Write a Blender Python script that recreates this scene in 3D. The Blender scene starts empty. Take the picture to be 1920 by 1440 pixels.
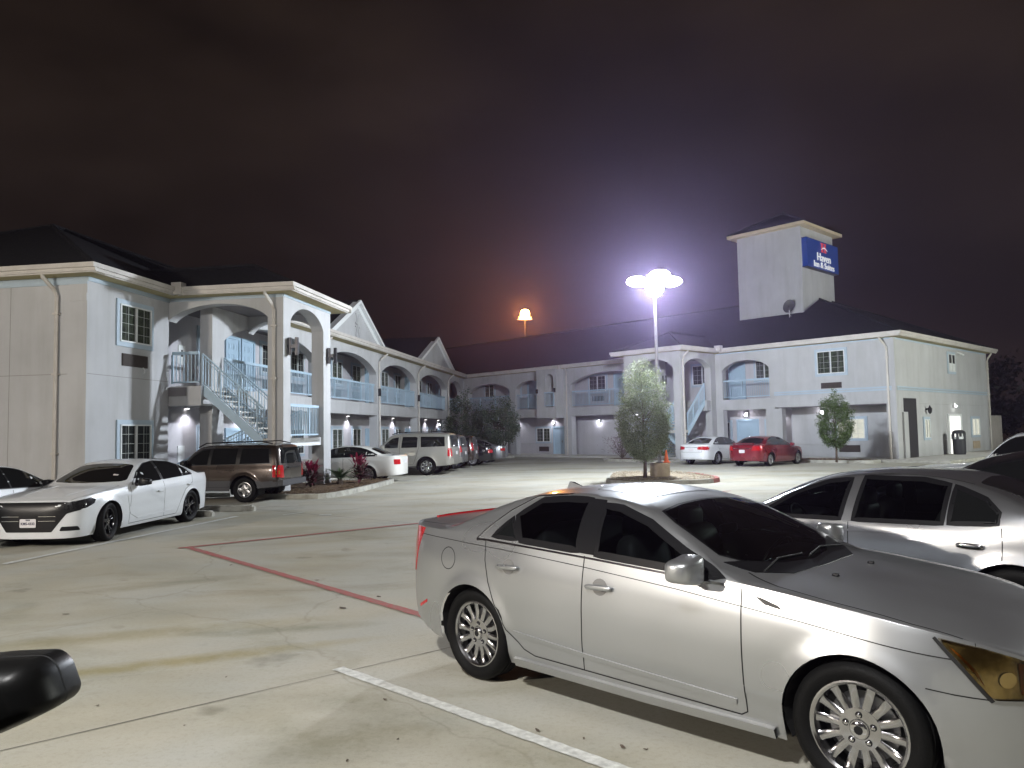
import bpy, bmesh, math, random
from mathutils import Vector, Matrix
from mathutils.bvhtree import BVHTree
R=math.radians; PI=math.pi
scene=bpy.context.scene
COL=scene.collection
random.seed(7)

# ---------------------------------------------------------------- materials
def mat(name, col=(.5,.5,.5), rough=.6, metal=0., spec=.5, bump=0., bscale=40., var=0., vscale=3., coat=0., emit=None, estr=0., trans=0., alpha=1., noise_detail=5., col2=None, ior=1.45, bdist=.01):
    m=bpy.data.materials.new(name); m.use_nodes=True; nt=m.node_tree; N=nt.nodes; L=nt.links
    b=N['Principled BSDF']; b.inputs['Base Color'].default_value=(*col,1); b.inputs['Roughness'].default_value=rough
    b.inputs['Metallic'].default_value=metal; b.inputs['Specular IOR Level'].default_value=spec
    b.inputs['Coat Weight'].default_value=coat; b.inputs['Coat Roughness'].default_value=.04
    b.inputs['Transmission Weight'].default_value=trans; b.inputs['Alpha'].default_value=alpha; b.inputs['IOR'].default_value=ior
    if emit: b.inputs['Emission Color'].default_value=(*emit,1); b.inputs['Emission Strength'].default_value=estr
    tc=None
    if var or bump:
        tc=N.new('ShaderNodeTexCoord')
    if var:
        n=N.new('ShaderNodeTexNoise'); n.inputs['Scale'].default_value=vscale; n.inputs['Detail'].default_value=noise_detail; n.inputs['Roughness'].default_value=.6
        L.new(tc.outputs['Object'],n.inputs['Vector'])
        r=N.new('ShaderNodeValToRGB'); r.color_ramp.elements[0].position=.3; r.color_ramp.elements[1].position=.72
        c2=col2 if col2 else tuple(c*(1-var) for c in col)
        r.color_ramp.elements[0].color=(*c2,1); r.color_ramp.elements[1].color=(*[min(1,c*(1+var*.35)) for c in col],1)
        L.new(n.outputs['Fac'],r.inputs['Fac']); L.new(r.outputs['Color'],b.inputs['Base Color'])
    if bump:
        n=N.new('ShaderNodeTexNoise'); n.inputs['Scale'].default_value=bscale; n.inputs['Detail'].default_value=6
        L.new(tc.outputs['Object'],n.inputs['Vector'])
        bp=N.new('ShaderNodeBump'); bp.inputs['Strength'].default_value=bump; bp.inputs['Distance'].default_value=bdist
        L.new(n.outputs['Fac'],bp.inputs['Height']); L.new(bp.outputs['Normal'],b.inputs['Normal'])
    return m
M={}
M['stucco']=mat('stucco',(.50,.505,.515),.9,bump=.5,bscale=90,var=.13,vscale=.55,bdist=.006)
M['stucco_in']=mat('stucco_inner',(.54,.53,.56),.9,bump=.4,bscale=90,var=.07,vscale=.8,bdist=.005)
M['trim_blue']=mat('trim_blue',(.43,.52,.60),.6,var=.08,vscale=2)
M['trim_white']=mat('trim_white',(.74,.76,.76),.55,var=.06,vscale=2)
M['gutter']=mat('gutter',(.60,.57,.53),.5,var=.1,vscale=1.2)
M['soffit']=mat('soffit',(.46,.40,.22),.8,var=.2,vscale=1.5)
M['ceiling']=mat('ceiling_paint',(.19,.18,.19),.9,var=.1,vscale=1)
M['shingle']=mat('shingle',(.024,.024,.028),.95,bump=.8,bscale=14,var=.4,vscale=9,bdist=.03,spec=.2)
M['door']=mat('door_paint',(.40,.54,.66),.45,var=.06,vscale=3)
M['rail']=mat('rail_paint',(.42,.55,.66),.5,var=.08,vscale=4)
M['muntin']=mat('muntin_grey',(.42,.44,.42),.6)
M['glassw']=mat('window_glass',(.012,.014,.014),.08,spec=.6,alpha=.25)
M['cream']=mat('cream_cornice',(.62,.52,.34),.6,var=.1,vscale=1.2)
M['curtain']=mat('curtain',(.15,.19,.11),.9,var=.6,vscale=5,col2=(.03,.035,.03))
M['curtain_dark']=mat('curtain_dark',(.045,.05,.045),.9,var=.5,vscale=5)
M['litroom']=mat('lit_room',(.5,.5,.42),.8,emit=(1,.97,.82),estr=1.1,var=.7,vscale=2.2,col2=(.12,.25,.22))
M['ac']=mat('ac_grille',(.055,.042,.036),.7,var=.2,vscale=6)
M['dark']=mat('dark_metal',(.02,.02,.022),.5)
M['shade_dark']=mat('recess_shade',(.03,.028,.03),.9)  # near-black colour stands for the shade inside open recesses
M['steel']=mat('steel_grey',(.33,.33,.34),.4,metal=.6,var=.15,vscale=5)
M['concrete_base']=mat('pole_base_concrete',(.46,.38,.27),.9,bump=.6,bscale=30,var=.25,vscale=4)
M['kerb']=mat('kerb_concrete',(.50,.49,.43),.9,bump=.5,bscale=40,var=.25,vscale=3)
M['redpaint']=mat('red_paint',(.36,.055,.06),.75,var=.45,vscale=16,col2=(.24,.16,.13),bump=.3)
M['whitepaint']=mat('white_paint',(.62,.63,.60),.75,var=.35,vscale=18,bump=.3)
M['joint']=mat('joint_tar',(.07,.065,.055),.95,var=.5,vscale=5,col2=(.12,.115,.1))
M['mulch']=mat('mulch',(.16,.10,.055),.95,bump=1,bscale=35,var=.7,vscale=22,bdist=.04)
M['gravel']=mat('gravel_bed',(.38,.32,.23),.95,bump=1,bscale=40,var=.6,vscale=26,bdist=.03)
M['bark']=mat('bark',(.10,.075,.055),.9,bump=.8,bscale=30,var=.4,vscale=12)
M['orange']=mat('cone_orange',(.85,.16,.03),.5)
M['walk']=mat('walk_concrete',(.50,.49,.45),.9,bump=.4,bscale=50,var=.15,vscale=2)
M['bluepaint']=mat('blue_ground_paint',(.10,.30,.50),.8,var=.25,vscale=6)
M['signblue']=mat('sign_blue',(.010,.045,.24),.35,emit=(.015,.07,.35),estr=.10)
M['signwhite']=mat('sign_letter_white',(.8,.8,.8),.4,emit=(.9,.95,1),estr=.30)
M['signred']=mat('sign_letter_red',(.55,.05,.07),.4,emit=(.8,.10,.12),estr=.25)
M['emblem']=mat('emblem_dark',(.09,.09,.10),.4,metal=.5)
M['plastic']=mat('bin_plastic',(.025,.026,.028),.55,bump=.2)
M['lamp_on']=mat('lamp_lens_glare',(1,1,1),.3,emit=(.93,.95,1),estr=90)
M['lamp_orange']=mat('lamp_lens_orange',(1,.6,.2),.3,emit=(1,.40,.07),estr=9)
M['lamp_small']=mat('lamp_small',(1,1,1),.3,emit=(1,.98,.95),estr=7)
M['lamp_off']=mat('lamp_dim',(.7,.7,.7),.3,emit=(1,.98,.95),estr=.6)
M['redleaf']=mat('red_leaf',(.30,.02,.07),.5,var=.6,vscale=7,col2=(.10,.01,.03))
M['redleaf_low']=mat('dark_red_leaf',(.10,.02,.028),.6,var=.4,vscale=7)
M['palmleaf']=mat('palm_leaf',(.05,.09,.035),.55,var=.4,vscale=6)
def leafmat(name,c1,c2,c3):
    m=bpy.data.materials.new(name); m.use_nodes=True; nt=m.node_tree; N=nt.nodes; L=nt.links
    b=N['Principled BSDF']; b.inputs['Roughness'].default_value=.45
    oi=N.new('ShaderNodeNewGeometry'); r=N.new('ShaderNodeValToRGB')
    r.color_ramp.elements[0].color=(*c1,1); r.color_ramp.elements[1].color=(*c3,1)
    e=r.color_ramp.elements.new(.5); e.color=(*c2,1)
    L.new(oi.outputs['Random Per Island'],r.inputs['Fac']); L.new(r.outputs['Color'],b.inputs['Base Color'])
    t=N.new('ShaderNodeBsdfTranslucent'); L.new(r.outputs['Color'],t.inputs['Color'])
    mx=N.new('ShaderNodeMixShader'); mx.inputs[0].default_value=.3
    L.new(b.outputs[0],mx.inputs[1]); L.new(t.outputs[0],mx.inputs[2]); L.new(mx.outputs[0],N['Material Output'].inputs[0])
    return m
M['leaf']=leafmat('leaf_green',(.07,.095,.04),(.15,.19,.09),(.30,.34,.19))
M['leaf_dark']=leafmat('leaf_dark',(.035,.06,.015),(.08,.125,.035),(.14,.20,.06))
M['leaf_far']=leafmat('leaf_far',(.03,.055,.035),(.08,.12,.07),(.17,.22,.13))
M['leaf_black']=leafmat('leaf_black',(.012,.016,.01),(.02,.024,.016),(.03,.034,.022))
M['pinkleaf']=leafmat('flower_leaf',(.08,.07,.05),(.20,.16,.17),(.40,.33,.36))
M['chips']=leafmat('chips',(.10,.06,.03),(.20,.13,.07),(.34,.26,.16))
M['pebble']=leafmat('pebbles',(.25,.20,.13),(.42,.35,.25),(.6,.55,.45))

def ground_mat():
    m=bpy.data.materials.new('lot_concrete'); m.use_nodes=True; nt=m.node_tree; N=nt.nodes; L=nt.links
    b=N['Principled BSDF']; b.inputs['Roughness'].default_value=.85; b.inputs['Specular IOR Level'].default_value=.3
    tc=N.new('ShaderNodeTexCoord')
    def noise(sc,det=4,rough=.6,off=(0,0,0),stretch=(1,1,1),rot=0,dist=0.):
        mp=N.new('ShaderNodeMapping'); mp.inputs['Scale'].default_value=stretch; mp.inputs['Location'].default_value=off; mp.inputs['Rotation'].default_value=(0,0,rot)
        L.new(tc.outputs['Object'],mp.inputs['Vector'])
        n=N.new('ShaderNodeTexNoise'); n.inputs['Scale'].default_value=sc; n.inputs['Detail'].default_value=det; n.inputs['Roughness'].default_value=rough; n.inputs['Distortion'].default_value=dist
        L.new(mp.outputs[0],n.inputs['Vector']); return n.outputs['Fac']
    def ramp(f,p0,p1,c0,c1):
        r=N.new('ShaderNodeValToRGB'); r.color_ramp.elements[0].position=p0; r.color_ramp.elements[1].position=p1
        r.color_ramp.elements[0].color=(*c0,1); r.color_ramp.elements[1].color=(*c1,1); L.new(f,r.inputs['Fac']); return r.outputs['Color']
    def mul(a,c,fac=1.):
        x=N.new('ShaderNodeMix'); x.data_type='RGBA'; x.blend_type='MULTIPLY'; x.inputs['Factor'].default_value=fac
        L.new(a,x.inputs['A']); L.new(c,x.inputs['B']); return x.outputs['Result']
    base=ramp(noise(.45,5,.55),.3,.7,(.385,.380,.335),(.432,.427,.385))
    # tyre-traffic stains stretched along the lane, oil spots, fine speckle
    st=ramp(noise(.30,4,.55,(3.1,1.2,0),(.8,1.3,1),R(-16),.4),.34,.54,(.80,.79,.72),(1,1,1))
    st2=ramp(noise(1.1,6,.65,(9,4,0),(.7,1.2,1),R(-14),.6),.30,.48,(.80,.81,.76),(1,1,1))
    oil=ramp(noise(1.6,3,.5,(1.7,5.5,0)),.22,.34,(.45,.45,.40),(1,1,1))
    warm=ramp(noise(.8,3,.5,(5,8,0)),.35,.65,(1.03,.98,.90),(1,1,1))
    sp=ramp(noise(26,3,.7),.32,.50,(.86,.86,.84),(1,1,1))
    sp2=ramp(noise(120,2,.6),.35,.6,(.90,.90,.89),(1,1,1))
    wob=noise(1.7,5,.65,(2,2,0)); wob2=noise(5,5,.7,(7,1,0))
    def stain(x,y,rx,ry,ang,colr,amt):
        mp=N.new('ShaderNodeMapping'); mp.vector_type='TEXTURE'; mp.inputs['Location'].default_value=(x,y,0); mp.inputs['Rotation'].default_value=(0,0,R(ang)); mp.inputs['Scale'].default_value=(rx,ry,1)
        L.new(tc.outputs['Object'],mp.inputs['Vector']); g=N.new('ShaderNodeTexGradient'); g.gradient_type='SPHERICAL'; L.new(mp.outputs[0],g.inputs[0])
        m1=N.new('ShaderNodeMath'); m1.operation='MULTIPLY'; L.new(g.outputs['Fac'],m1.inputs[0]); L.new(wob,m1.inputs[1])
        m2=N.new('ShaderNodeMath'); m2.operation='MULTIPLY_ADD'; L.new(wob2,m2.inputs[0]); m2.inputs[1].default_value=.9; m2.inputs[2].default_value=-.05
        m3=N.new('ShaderNodeMath'); m3.operation='MULTIPLY'; L.new(m1.outputs[0],m3.inputs[0]); L.new(m2.outputs[0],m3.inputs[1])
        return ramp(m3.outputs[0],.0,amt,(1,1,1),colr)
    STN=[(-3.2,6.55,2.3,.22,22,(.80,.74,.52),.16),(-3.7,7.6,2.2,.28,17,(.82,.80,.68),.16),(-2.3,7.7,1.1,.22,10,(.72,.74,.68),.16),(-1.05,4.95,.9,.5,30,(.66,.66,.60),.2),(-1.2,5.6,.8,.3,-20,(.74,.74,.68),.2),(-2.6,9.6,2.4,.3,8,(.84,.83,.78),.16),(.2,4.6,1.2,.5,-35,(.76,.75,.68),.2),(-3.6,15.2,3.5,.4,12,(.84,.84,.80),.16),(-1.3,12.2,2.5,.35,-6,(.86,.85,.80),.16),(.6,20.5,4.5,.7,5,(.84,.83,.78),.16),(-4.5,10.2,1.6,.3,30,(.78,.78,.72),.16),(2.5,38,6,1.2,8,(.74,.73,.68),.16),(-1,45,5,1.5,0,(.72,.71,.66),.16)]
    c=mul(mul(mul(mul(mul(mul(base,st),st2,.8),oil,.7),warm),sp,.8),sp2,.8)
    for s_ in STN: c=mul(c,stain(*s_))
    vo=N.new('ShaderNodeTexVoronoi'); vo.feature='DISTANCE_TO_EDGE'; vo.inputs['Scale'].default_value=.16
    mpv=N.new('ShaderNodeMix'); mpv.data_type='RGBA'; mpv.blend_type='ADD'; mpv.inputs['Factor'].default_value=1.; L.new(tc.outputs['Object'],mpv.inputs['A'])
    nc=N.new('ShaderNodeTexNoise'); nc.inputs['Scale'].default_value=.9; nc.inputs['Detail'].default_value=6; L.new(tc.outputs['Object'],nc.inputs['Vector']); L.new(nc.outputs['Color'],mpv.inputs['B']); L.new(mpv.outputs['Result'],vo.inputs['Vector'])
    c=mul(c,ramp(vo.outputs['Distance'],.0006,.0016,(.66,.64,.59),(1,1,1)),.4)
    L.new(c,b.inputs['Base Color'])
    bp=N.new('ShaderNodeBump'); bp.inputs['Strength'].default_value=.35; bp.inputs['Distance'].default_value=.004
    L.new(noise(70,5,.7),bp.inputs['Height']); L.new(bp.outputs[0],b.inputs['Normal'])
    return m
M['ground']=ground_mat()
def weather(m,amt,sc=(2.2,2.2,.22)):
    nt=m.node_tree; N=nt.nodes; L=nt.links; b=N['Principled BSDF']; src=b.inputs['Base Color'].links[0].from_socket
    tc=N.new('ShaderNodeTexCoord'); mp=N.new('ShaderNodeMapping'); mp.inputs['Scale'].default_value=sc; L.new(tc.outputs['Object'],mp.inputs['Vector'])
    n=N.new('ShaderNodeTexNoise'); n.inputs['Scale'].default_value=1.; n.inputs['Detail'].default_value=6; n.inputs['Roughness'].default_value=.65; L.new(mp.outputs[0],n.inputs['Vector'])
    r=N.new('ShaderNodeValToRGB'); r.color_ramp.elements[0].position=.32; r.color_ramp.elements[1].position=.55; r.color_ramp.elements[0].color=(1-amt,1-amt*1.05,1-amt*1.2,1); r.color_ramp.elements[1].color=(1,1,1,1); L.new(n.outputs['Fac'],r.inputs['Fac'])
    x=N.new('ShaderNodeMix'); x.data_type='RGBA'; x.blend_type='MULTIPLY'; x.inputs['Factor'].default_value=1; L.new(src,x.inputs['A']); L.new(r.outputs['Color'],x.inputs['B'])
    # splash grime along the foot of the walls
    sx=N.new('ShaderNodeSeparateXYZ'); L.new(tc.outputs['Object'],sx.inputs[0]); mr=N.new('ShaderNodeMapRange'); mr.inputs['From Min'].default_value=.1; mr.inputs['From Max'].default_value=.9; mr.inputs['To Min'].default_value=.8; mr.inputs['To Max'].default_value=1.; L.new(sx.outputs['Z'],mr.inputs['Value'])
    y=N.new('ShaderNodeMix'); y.data_type='RGBA'; y.blend_type='MULTIPLY'; y.inputs['Factor'].default_value=1; L.new(x.outputs['Result'],y.inputs['A']); L.new(mr.outputs[0],y.inputs['B']); L.new(y.outputs['Result'],b.inputs['Base Color'])
weather(M['stucco'],.10); weather(M['stucco_in'],.08); weather(M['gutter'],.14,(1.5,1.5,1.5)); weather(M['kerb'],.2,(3,3,3))
def courses(m):
    nt=m.node_tree; N=nt.nodes; L=nt.links; b=N['Principled BSDF']; tc=N.new('ShaderNodeTexCoord'); sx=N.new('ShaderNodeSeparateXYZ'); L.new(tc.outputs['Object'],sx.inputs[0])
    w=N.new('ShaderNodeMath'); w.operation='MULTIPLY'; w.inputs[1].default_value=13.; L.new(sx.outputs['Z'],w.inputs[0]); fr=N.new('ShaderNodeMath'); fr.operation='FRACT'; L.new(w.outputs[0],fr.inputs[0])
    bp=N.new('ShaderNodeBump'); bp.inputs['Strength'].default_value=.9; bp.inputs['Distance'].default_value=.03; L.new(fr.outputs[0],bp.inputs['Height'])
    old=b.inputs['Normal'].links[0].from_socket; L.new(old,bp.inputs['Normal']); L.new(bp.outputs[0],b.inputs['Normal'])
courses(M['shingle'])
M['cjoint']=mat('stucco_joint',(.27,.26,.25),.9)

# ---------------------------------------------------------------- helpers
def tag(o,label=None,cat=None,group=None,kind=None):
    if label: o['label']=label
    if cat: o['category']=cat
    if group: o['group']=group
    if kind: o['kind']=kind
    return o
def empty(name,loc=(0,0,0),rz=0,parent=None):
    o=bpy.data.objects.new(name,None); o.empty_display_size=.2; COL.objects.link(o)
    o.location=loc; o.rotation_euler=(0,0,rz); o.parent=parent
    return o
def copy_tree(o,parent=None):
    c=o.copy(); COL.objects.link(c); c.parent=parent
    for ch in list(o.children): copy_tree(ch,c)
    return c
class MB:
    def __init__(s): s.v=[]; s.f=[]; s.m=[]; s.mats=[]; s.cur=0
    def use(s,m):
        m=M[m] if isinstance(m,str) else m
        if m not in s.mats: s.mats.append(m)
        s.cur=s.mats.index(m); return s
    def add(s,vs,fs):
        o=len(s.v); s.v+= [tuple(v) for v in vs]
        for f in fs: s.f.append(tuple(i+o for i in f)); s.m.append(s.cur)
    def hexa(s,p):   # 8 points: bottom 4 ccw, top 4
        s.add(p,[(3,2,1,0),(4,5,6,7),(0,1,5,4),(1,2,6,5),(2,3,7,6),(3,0,4,7)])
    def box(s,x0,x1,y0,y1,z0,z1,F=None):
        p=[(x0,y0,z0),(x1,y0,z0),(x1,y1,z0),(x0,y1,z0),(x0,y0,z1),(x1,y0,z1),(x1,y1,z1),(x0,y1,z1)]
        if F: p=[F(*q) for q in p]
        s.hexa(p)
    def prism(s,poly,z0,z1,F=None):
        n=len(poly); p=[(x,y,z0) for x,y in poly]+[(x,y,z1) for x,y in poly]
        if F: p=[F(*q) for q in p]
        s.add(p,[tuple(range(n))[::-1],tuple(range(n,2*n))]+[(i,(i+1)%n,n+(i+1)%n,n+i) for i in range(n)])
    def tube(s,pts,r,n=8,r1=None,cap=True):
        pts=[Vector(p) for p in pts]; rings=[]
        for i,p in enumerate(pts):
            d=(pts[min(i+1,len(pts)-1)]-pts[max(i-1,0)]).normalized()
            a=d.cross(Vector((0,0,1)));
            if a.length<.05: a=d.cross(Vector((1,0,0)))
            a.normalize(); b=d.cross(a)
            rr=r if r1 is None else r+(r1-r)*i/(len(pts)-1)
            if isinstance(r,(list,tuple)): rr=r[i]
            rings.append([p+a*math.cos(2*PI*k/n)*rr+b*math.sin(2*PI*k/n)*rr for k in range(n)])
        vs=[v for g in rings for v in g]; fs=[]
        for i in range(len(pts)-1):
            for k in range(n): fs.append((i*n+k,i*n+(k+1)%n,(i+1)*n+(k+1)%n,(i+1)*n+k))
        if cap: fs+= [tuple(range(n))[::-1],tuple(range((len(pts)-1)*n,len(pts)*n))]
        s.add(vs,fs)
    def lathe(s,prof,n=24,axis='z',c=(0,0,0)):
        vs=[];m=len(prof)
        for k in range(n):
            a=2*PI*k/n
            for r,h in prof:
                if axis=='z': vs.append((c[0]+r*math.cos(a),c[1]+r*math.sin(a),c[2]+h))
                else: vs.append((c[0]+r*math.cos(a),c[1]+h,c[2]+r*math.sin(a)))
        fs=[]
        for k in range(n):
            for j in range(m-1):
                a,b=k*m+j,((k+1)%n)*m+j
                fs.append((a,b,b+1,a+1))
        s.add(vs,fs)
    def build(s,name,parent=None,smooth=False,recalc=True,origin=None,angle=None):
        me=bpy.data.meshes.new(name)
        v=s.v if origin is None else [(x-origin[0],y-origin[1],z-origin[2]) for x,y,z in s.v]
        me.from_pydata(v,[],s.f)
        for m in s.mats: me.materials.append(m)
        me.polygons.foreach_set('material_index',s.m)
        if recalc:
            bm=bmesh.new(); bm.from_mesh(me); bmesh.ops.recalc_face_normals(bm,faces=bm.faces); bm.to_mesh(me); bm.free()
        if smooth:
            me.polygons.foreach_set('use_smooth',[True]*len(me.polygons))
            if angle: me.set_sharp_from_angle(angle=R(angle))
        me.update()
        o=bpy.data.objects.new(name,me); COL.objects.link(o); o.parent=parent
        if origin is not None: o.location=origin
        return o
def text_geo(body,size,depth,bold=0.):
    cu=bpy.data.curves.new('t','FONT'); cu.body=body; cu.size=size; cu.extrude=depth; cu.offset=bold; cu.align_x='CENTER'; cu.align_y='CENTER'; cu.resolution_u=3
    o=bpy.data.objects.new('t',cu); COL.objects.link(o); bpy.context.view_layer.update()
    me=o.evaluated_get(bpy.context.evaluated_depsgraph_get()).to_mesh()
    vs=[tuple(v.co) for v in me.vertices]; fs=[tuple(p.vertices) for p in me.polygons]
    o.to_mesh_clear(); bpy.data.objects.remove(o); bpy.data.curves.remove(cu)
    return vs,fs
def Frame(O,d,out):   # local (s,t,z): s along facade, t outward
    return lambda s,t,z:((O[0]+s*d[0]+t*out[0])*KS,(O[1]+s*d[1]+t*out[1])*KS,z if z<1.9 else 1.9+KS*(z-1.9))
KS=1.05   # building scale about the eye

# ---------------------------------------------------------------- frames of the motel
azB=R(8.6); sB=(math.sin(azB),math.cos(azB)); tB=(sB[1],-sB[0]); OB=(-11.12,20.07)
FB=Frame(OB,sB,tB)
FA=Frame(OB,(-tB[0],-tB[1]),(-sB[0],-sB[1]))
azC=R(-43.5); sC=(math.sin(azC),math.cos(azC)); tC=(-sC[1],sC[0]); OC=(18.8,37.7)
FC=Frame(OC,sC,tC)
FD=Frame(OC,(-tC[0],-tC[1]),(-sC[0],-sC[1]))
S1=3.6; WP=3.75; SW=7.3; TF=.9; TI=-.85        # left wing: stair tower start, projection, end; arcade plane; room wall plane
def isect(t1,t2):  # B line at t1 with C line at t2 -> (sB,sC)
    o=[v/KS for v in FB(0,t1,0)]; q=[v/KS for v in FC(0,t2,0)]
    a,b,c,d=sB[0],-sC[0],sB[1],-sC[1]; e,f=q[0]-o[0],q[1]-o[1]; det=a*d-b*c
    return (e*d-b*f)/det,(a*f-e*c)/det
KB,KC=isect(TF,0)
KBi,KCi=isect(TI,-1.65)
print('K',KB,KC,KBi,KCi)
ZW=6.2; ZG=6.42; ZR0=3.5; ZS0=2.88; PITCH=.46

motel=empty('motel',FC(0,0,0))
tag(motel,'two storey pale stucco motel with arcaded balconies, dark hip roofs and a square sign tower','motel')
ML=motel.location.copy()
def mpart(mb,name,parent=None,**k):
    if parent is None: o=mb.build(name,motel,**k); o.location=-ML; return o
    return mb.build(name,parent,**k)

def archz(u,zs,rise): return zs+rise*(max(0,1-abs(u)**2.1))**.72
def arch_wall(mb,F,s0,s1,t0,t1,zs,rise,ztop,n=22,us=None):
    """wall over an arched opening s0..s1"""
    ss=[ (s0+s1)/2-(s1-s0)/2*math.cos(PI*i/n) for i in range(n+1)]
    zz=[archz((2*s-s0-s1)/(s1-s0),zs,rise) for s in ss]
    vs=[];fs=[]
    for s,z in zip(ss,zz): vs+=[F(s,t0,z),F(s,t1,z),F(s,t0,ztop),F(s,t1,ztop)]
    for i in range(n):
        a=4*i;b=a+4
        fs+=[(a,b,b+2,a+2),(a+1,a+3,b+3,b+1),(a,a+1,b+1,b),(a+2,b+2,b+3,a+3)]
    mb.add(vs,fs)
def railing(F,s0,s1,t,z0,z1,parent=None,F2=None,name='railing',step=.125,wide=.07):
    mb=MB().use('rail')
    L=abs(s1-s0); 
    mb.box(s0,s1,t-wide/2,t+wide/2,z1-.09,z1,F); mb.box(s0,s1,t-.02,t+.02,z0,z0+.05,F)
    n=max(1,int(L/step))
    for i in range(n+1):
        s=s0+(s1-s0)*i/n
        w=.03 if i%14==0 else .011
        mb.box(s-w,s+w,t-w,t+w,z0+.05-(.07 if i%14==0 else 0),z1-.09,F)
    return mpart(mb,name)
def window(F,s0,s1,z0,z1,t,kind='curtain',cols=4,rows=4,surround=True,muntins=True,lit=False):
    mb=MB()
    a,b=min(s0,s1),max(s0,s1)
    if surround:
        mb.use('trim_blue')
        g=.13
        mb.box(a-g,b+g,t,t+.045,z1,z1+g,F); mb.box(a-g,b+g,t,t+.045,z0-g,z0,F)
        mb.box(a-g,a,t,t+.045,z0,z1,F); mb.box(b,b+g,t,t+.045,z0,z1,F)
    mb.use('trim_white'); w=.038
    mb.box(a,b,t+.002,t+.075,z1-w,z1,F); mb.box(a,b,t+.002,t+.085,z0,z0+w,F)
    mb.box(a,a+w,t+.002,t+.075,z0+w,z1-w,F); mb.box(b-w,b,t+.002,t+.075,z0+w,z1-w,F)
    m=(a+b)/2; mb.box(m-.028,m+.028,t+.002,t+.08,z0+w,z1-w,F)
    if muntins:
        mb.use('muntin')
        for k in range(1,rows):
            z=z0+(z1-z0)*k/rows; mb.box(a+w,m-.028,t+.05,t+.058,z-.006,z+.006,F); mb.box(m+.028,b-w,t+.05,t+.058,z-.006,z+.006,F)
        for c in ((a+w+m-.04)/2,(m+.04+b-w)/2): mb.box(c-.006,c+.006,t+.049,t+.059,z0+w,z1-w,F)
    wo=mpart(mb,'window')
    p=MB().use('glassw'); p.box(a+w,b-w,t+.038,t+.044,z0+w,z1-w,F); p.build('pane',wo)
    c=MB().use({'curtain':'curtain','dark':'curtain_dark','lit':'litroom'}[kind])
    n=28; vs=[];fs=[]
    for i in range(n+1):
        s=a+w+(b-a-2*w)*i/n; tt=t+.012+.012*math.sin(i*1.9)+.006*math.sin(i*.7)
        vs+=[F(s,tt,z0+w),F(s,tt,z1-w)]
    for i in range(n): fs.append((2*i,2*i+2,2*i+3,2*i+1))
    c.add(vs,fs); c.build('curtain',wo,recalc=False,smooth=True)
    return wo
def door(F,s0,s1,z0,z1,t,panels=True,m='door',number=True,handle_left=True):
    mb=MB().use(m); a,b=min(s0,s1),max(s0,s1); g=.11
    mb.box(a-g,a,t,t+.07,z0,z1+g,F); mb.box(b,b+g,t,t+.07,z0,z1+g,F); mb.box(a,b,t,t+.07,z1,z1+g,F)
    mb.box(a,b,t+.001,t+.03,z0,z1,F)
    if panels:
        w=(b-a)
        for (u0,u1) in ((.14,.45),(.55,.86)):
            for (v0,v1) in ((.06,.36),(.42,.74),(.80,.93)):
                x0,x1=a+w*u0,a+w*u1; y0,y1=z0+(z1-z0)*v0,z0+(z1-z0)*v1
                mb.box(x0,x1,t+.03,t+.036,y0,y0+.02,F); mb.box(x0,x1,t+.03,t+.036,y1-.02,y1,F)
                mb.box(x0,x0+.02,t+.03,t+.036,y0+.02,y1-.02,F); mb.box(x1-.02,x1,t+.03,t+.036,y0+.02,y1-.02,F)
                mb.box(x0+.05,x1-.05,t+.03,t+.04,y0+.05,y1-.05,F)
    d=mpart(mb,'door')
    h=MB().use('steel'); hs=a+.09 if handle_left else b-.09
    h.box(hs-.025,hs+.025,t+.03,t+.045,z0+.9,z0+1.12,F); h.box(hs-.02,hs+.1 if handle_left else hs+.02,t+.06,t+.08,z0+1.0,z0+1.03,F); h.box(hs-.012,hs+.012,t+.04,t+.07,z0+1.0,z0+1.03,F)
    h.build('handle',d)
    return d
def ac_unit(F,s0,s1,z0,z1,t,m='ac'):
    mb=MB().use(m); a,b=min(s0,s1),max(s0,s1)
    mb.box(a,b,t,t+.03,z0,z1,F)
    n=9
    for k in range(n):
        z=z0+.03+(z1-z0-.06)*k/(n-1); mb.box(a+.03,b-.03,t+.03,t+.05,z-.008,z+.004,F)
    return mpart(mb,'air_conditioner')
def downspout(F,s,t,z1=6.2,z0=.12,head=.35,dirs=0.):
    mb=MB().use('gutter'); 
    pts=[F(s+dirs,t+head+.05,z1+.16),F(s+dirs,t+head,z1-.05),F(s+dirs*.4,t+.12,z1-.32),F(s,t+.07,z1-.5),F(s,t+.07,z0)]
    mb.tube(pts,.055,6)
    for z in (1.5,3.6,5.2): mb.box(s-.08,s+.08,t,t+.13,z,z+.05,F)
    return mpart(mb,'downspout')
def wall_light(F,s,t,z,col='trim_white',on=True):
    mb=MB().use(col); mb.box(s-.09,s+.09,t,t+.1,z-.1,z+.12,F)
    o=mpart(mb,'wall_lamp'); l=MB().use('lamp_small' if on else 'lamp_off'); l.box(s-.07,s+.07,t+.1,t+.125,z-.09,z+.02,F); l.build('lens',o); return o

# ================= LEFT WING =====================================================
LB=KB+3.0; WA=13.0
w=MB().use('stucco')
# main end block (t=0 plane) s 0..S1
w.box(0,S1,-WA,0,.0,ZW,FB)
# corner pilaster + base
w.box(-.03,.0,-.42,-.0,.0,ZW,FB) if False else None
# wing tower: near face (s=S1), arch opening t .22..3.25 above slab; side face t=WP
th=.42
# near face: arch from t=.2 to WP-.5
arch_wall(w,lambda a,b,z:FB(S1+b,a,z),0.001,WP-.5,0,th,5.5,.48,ZW)
w.box(S1,S1+.5,WP-.5,WP,.0,ZW,FB)            # near right column
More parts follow.
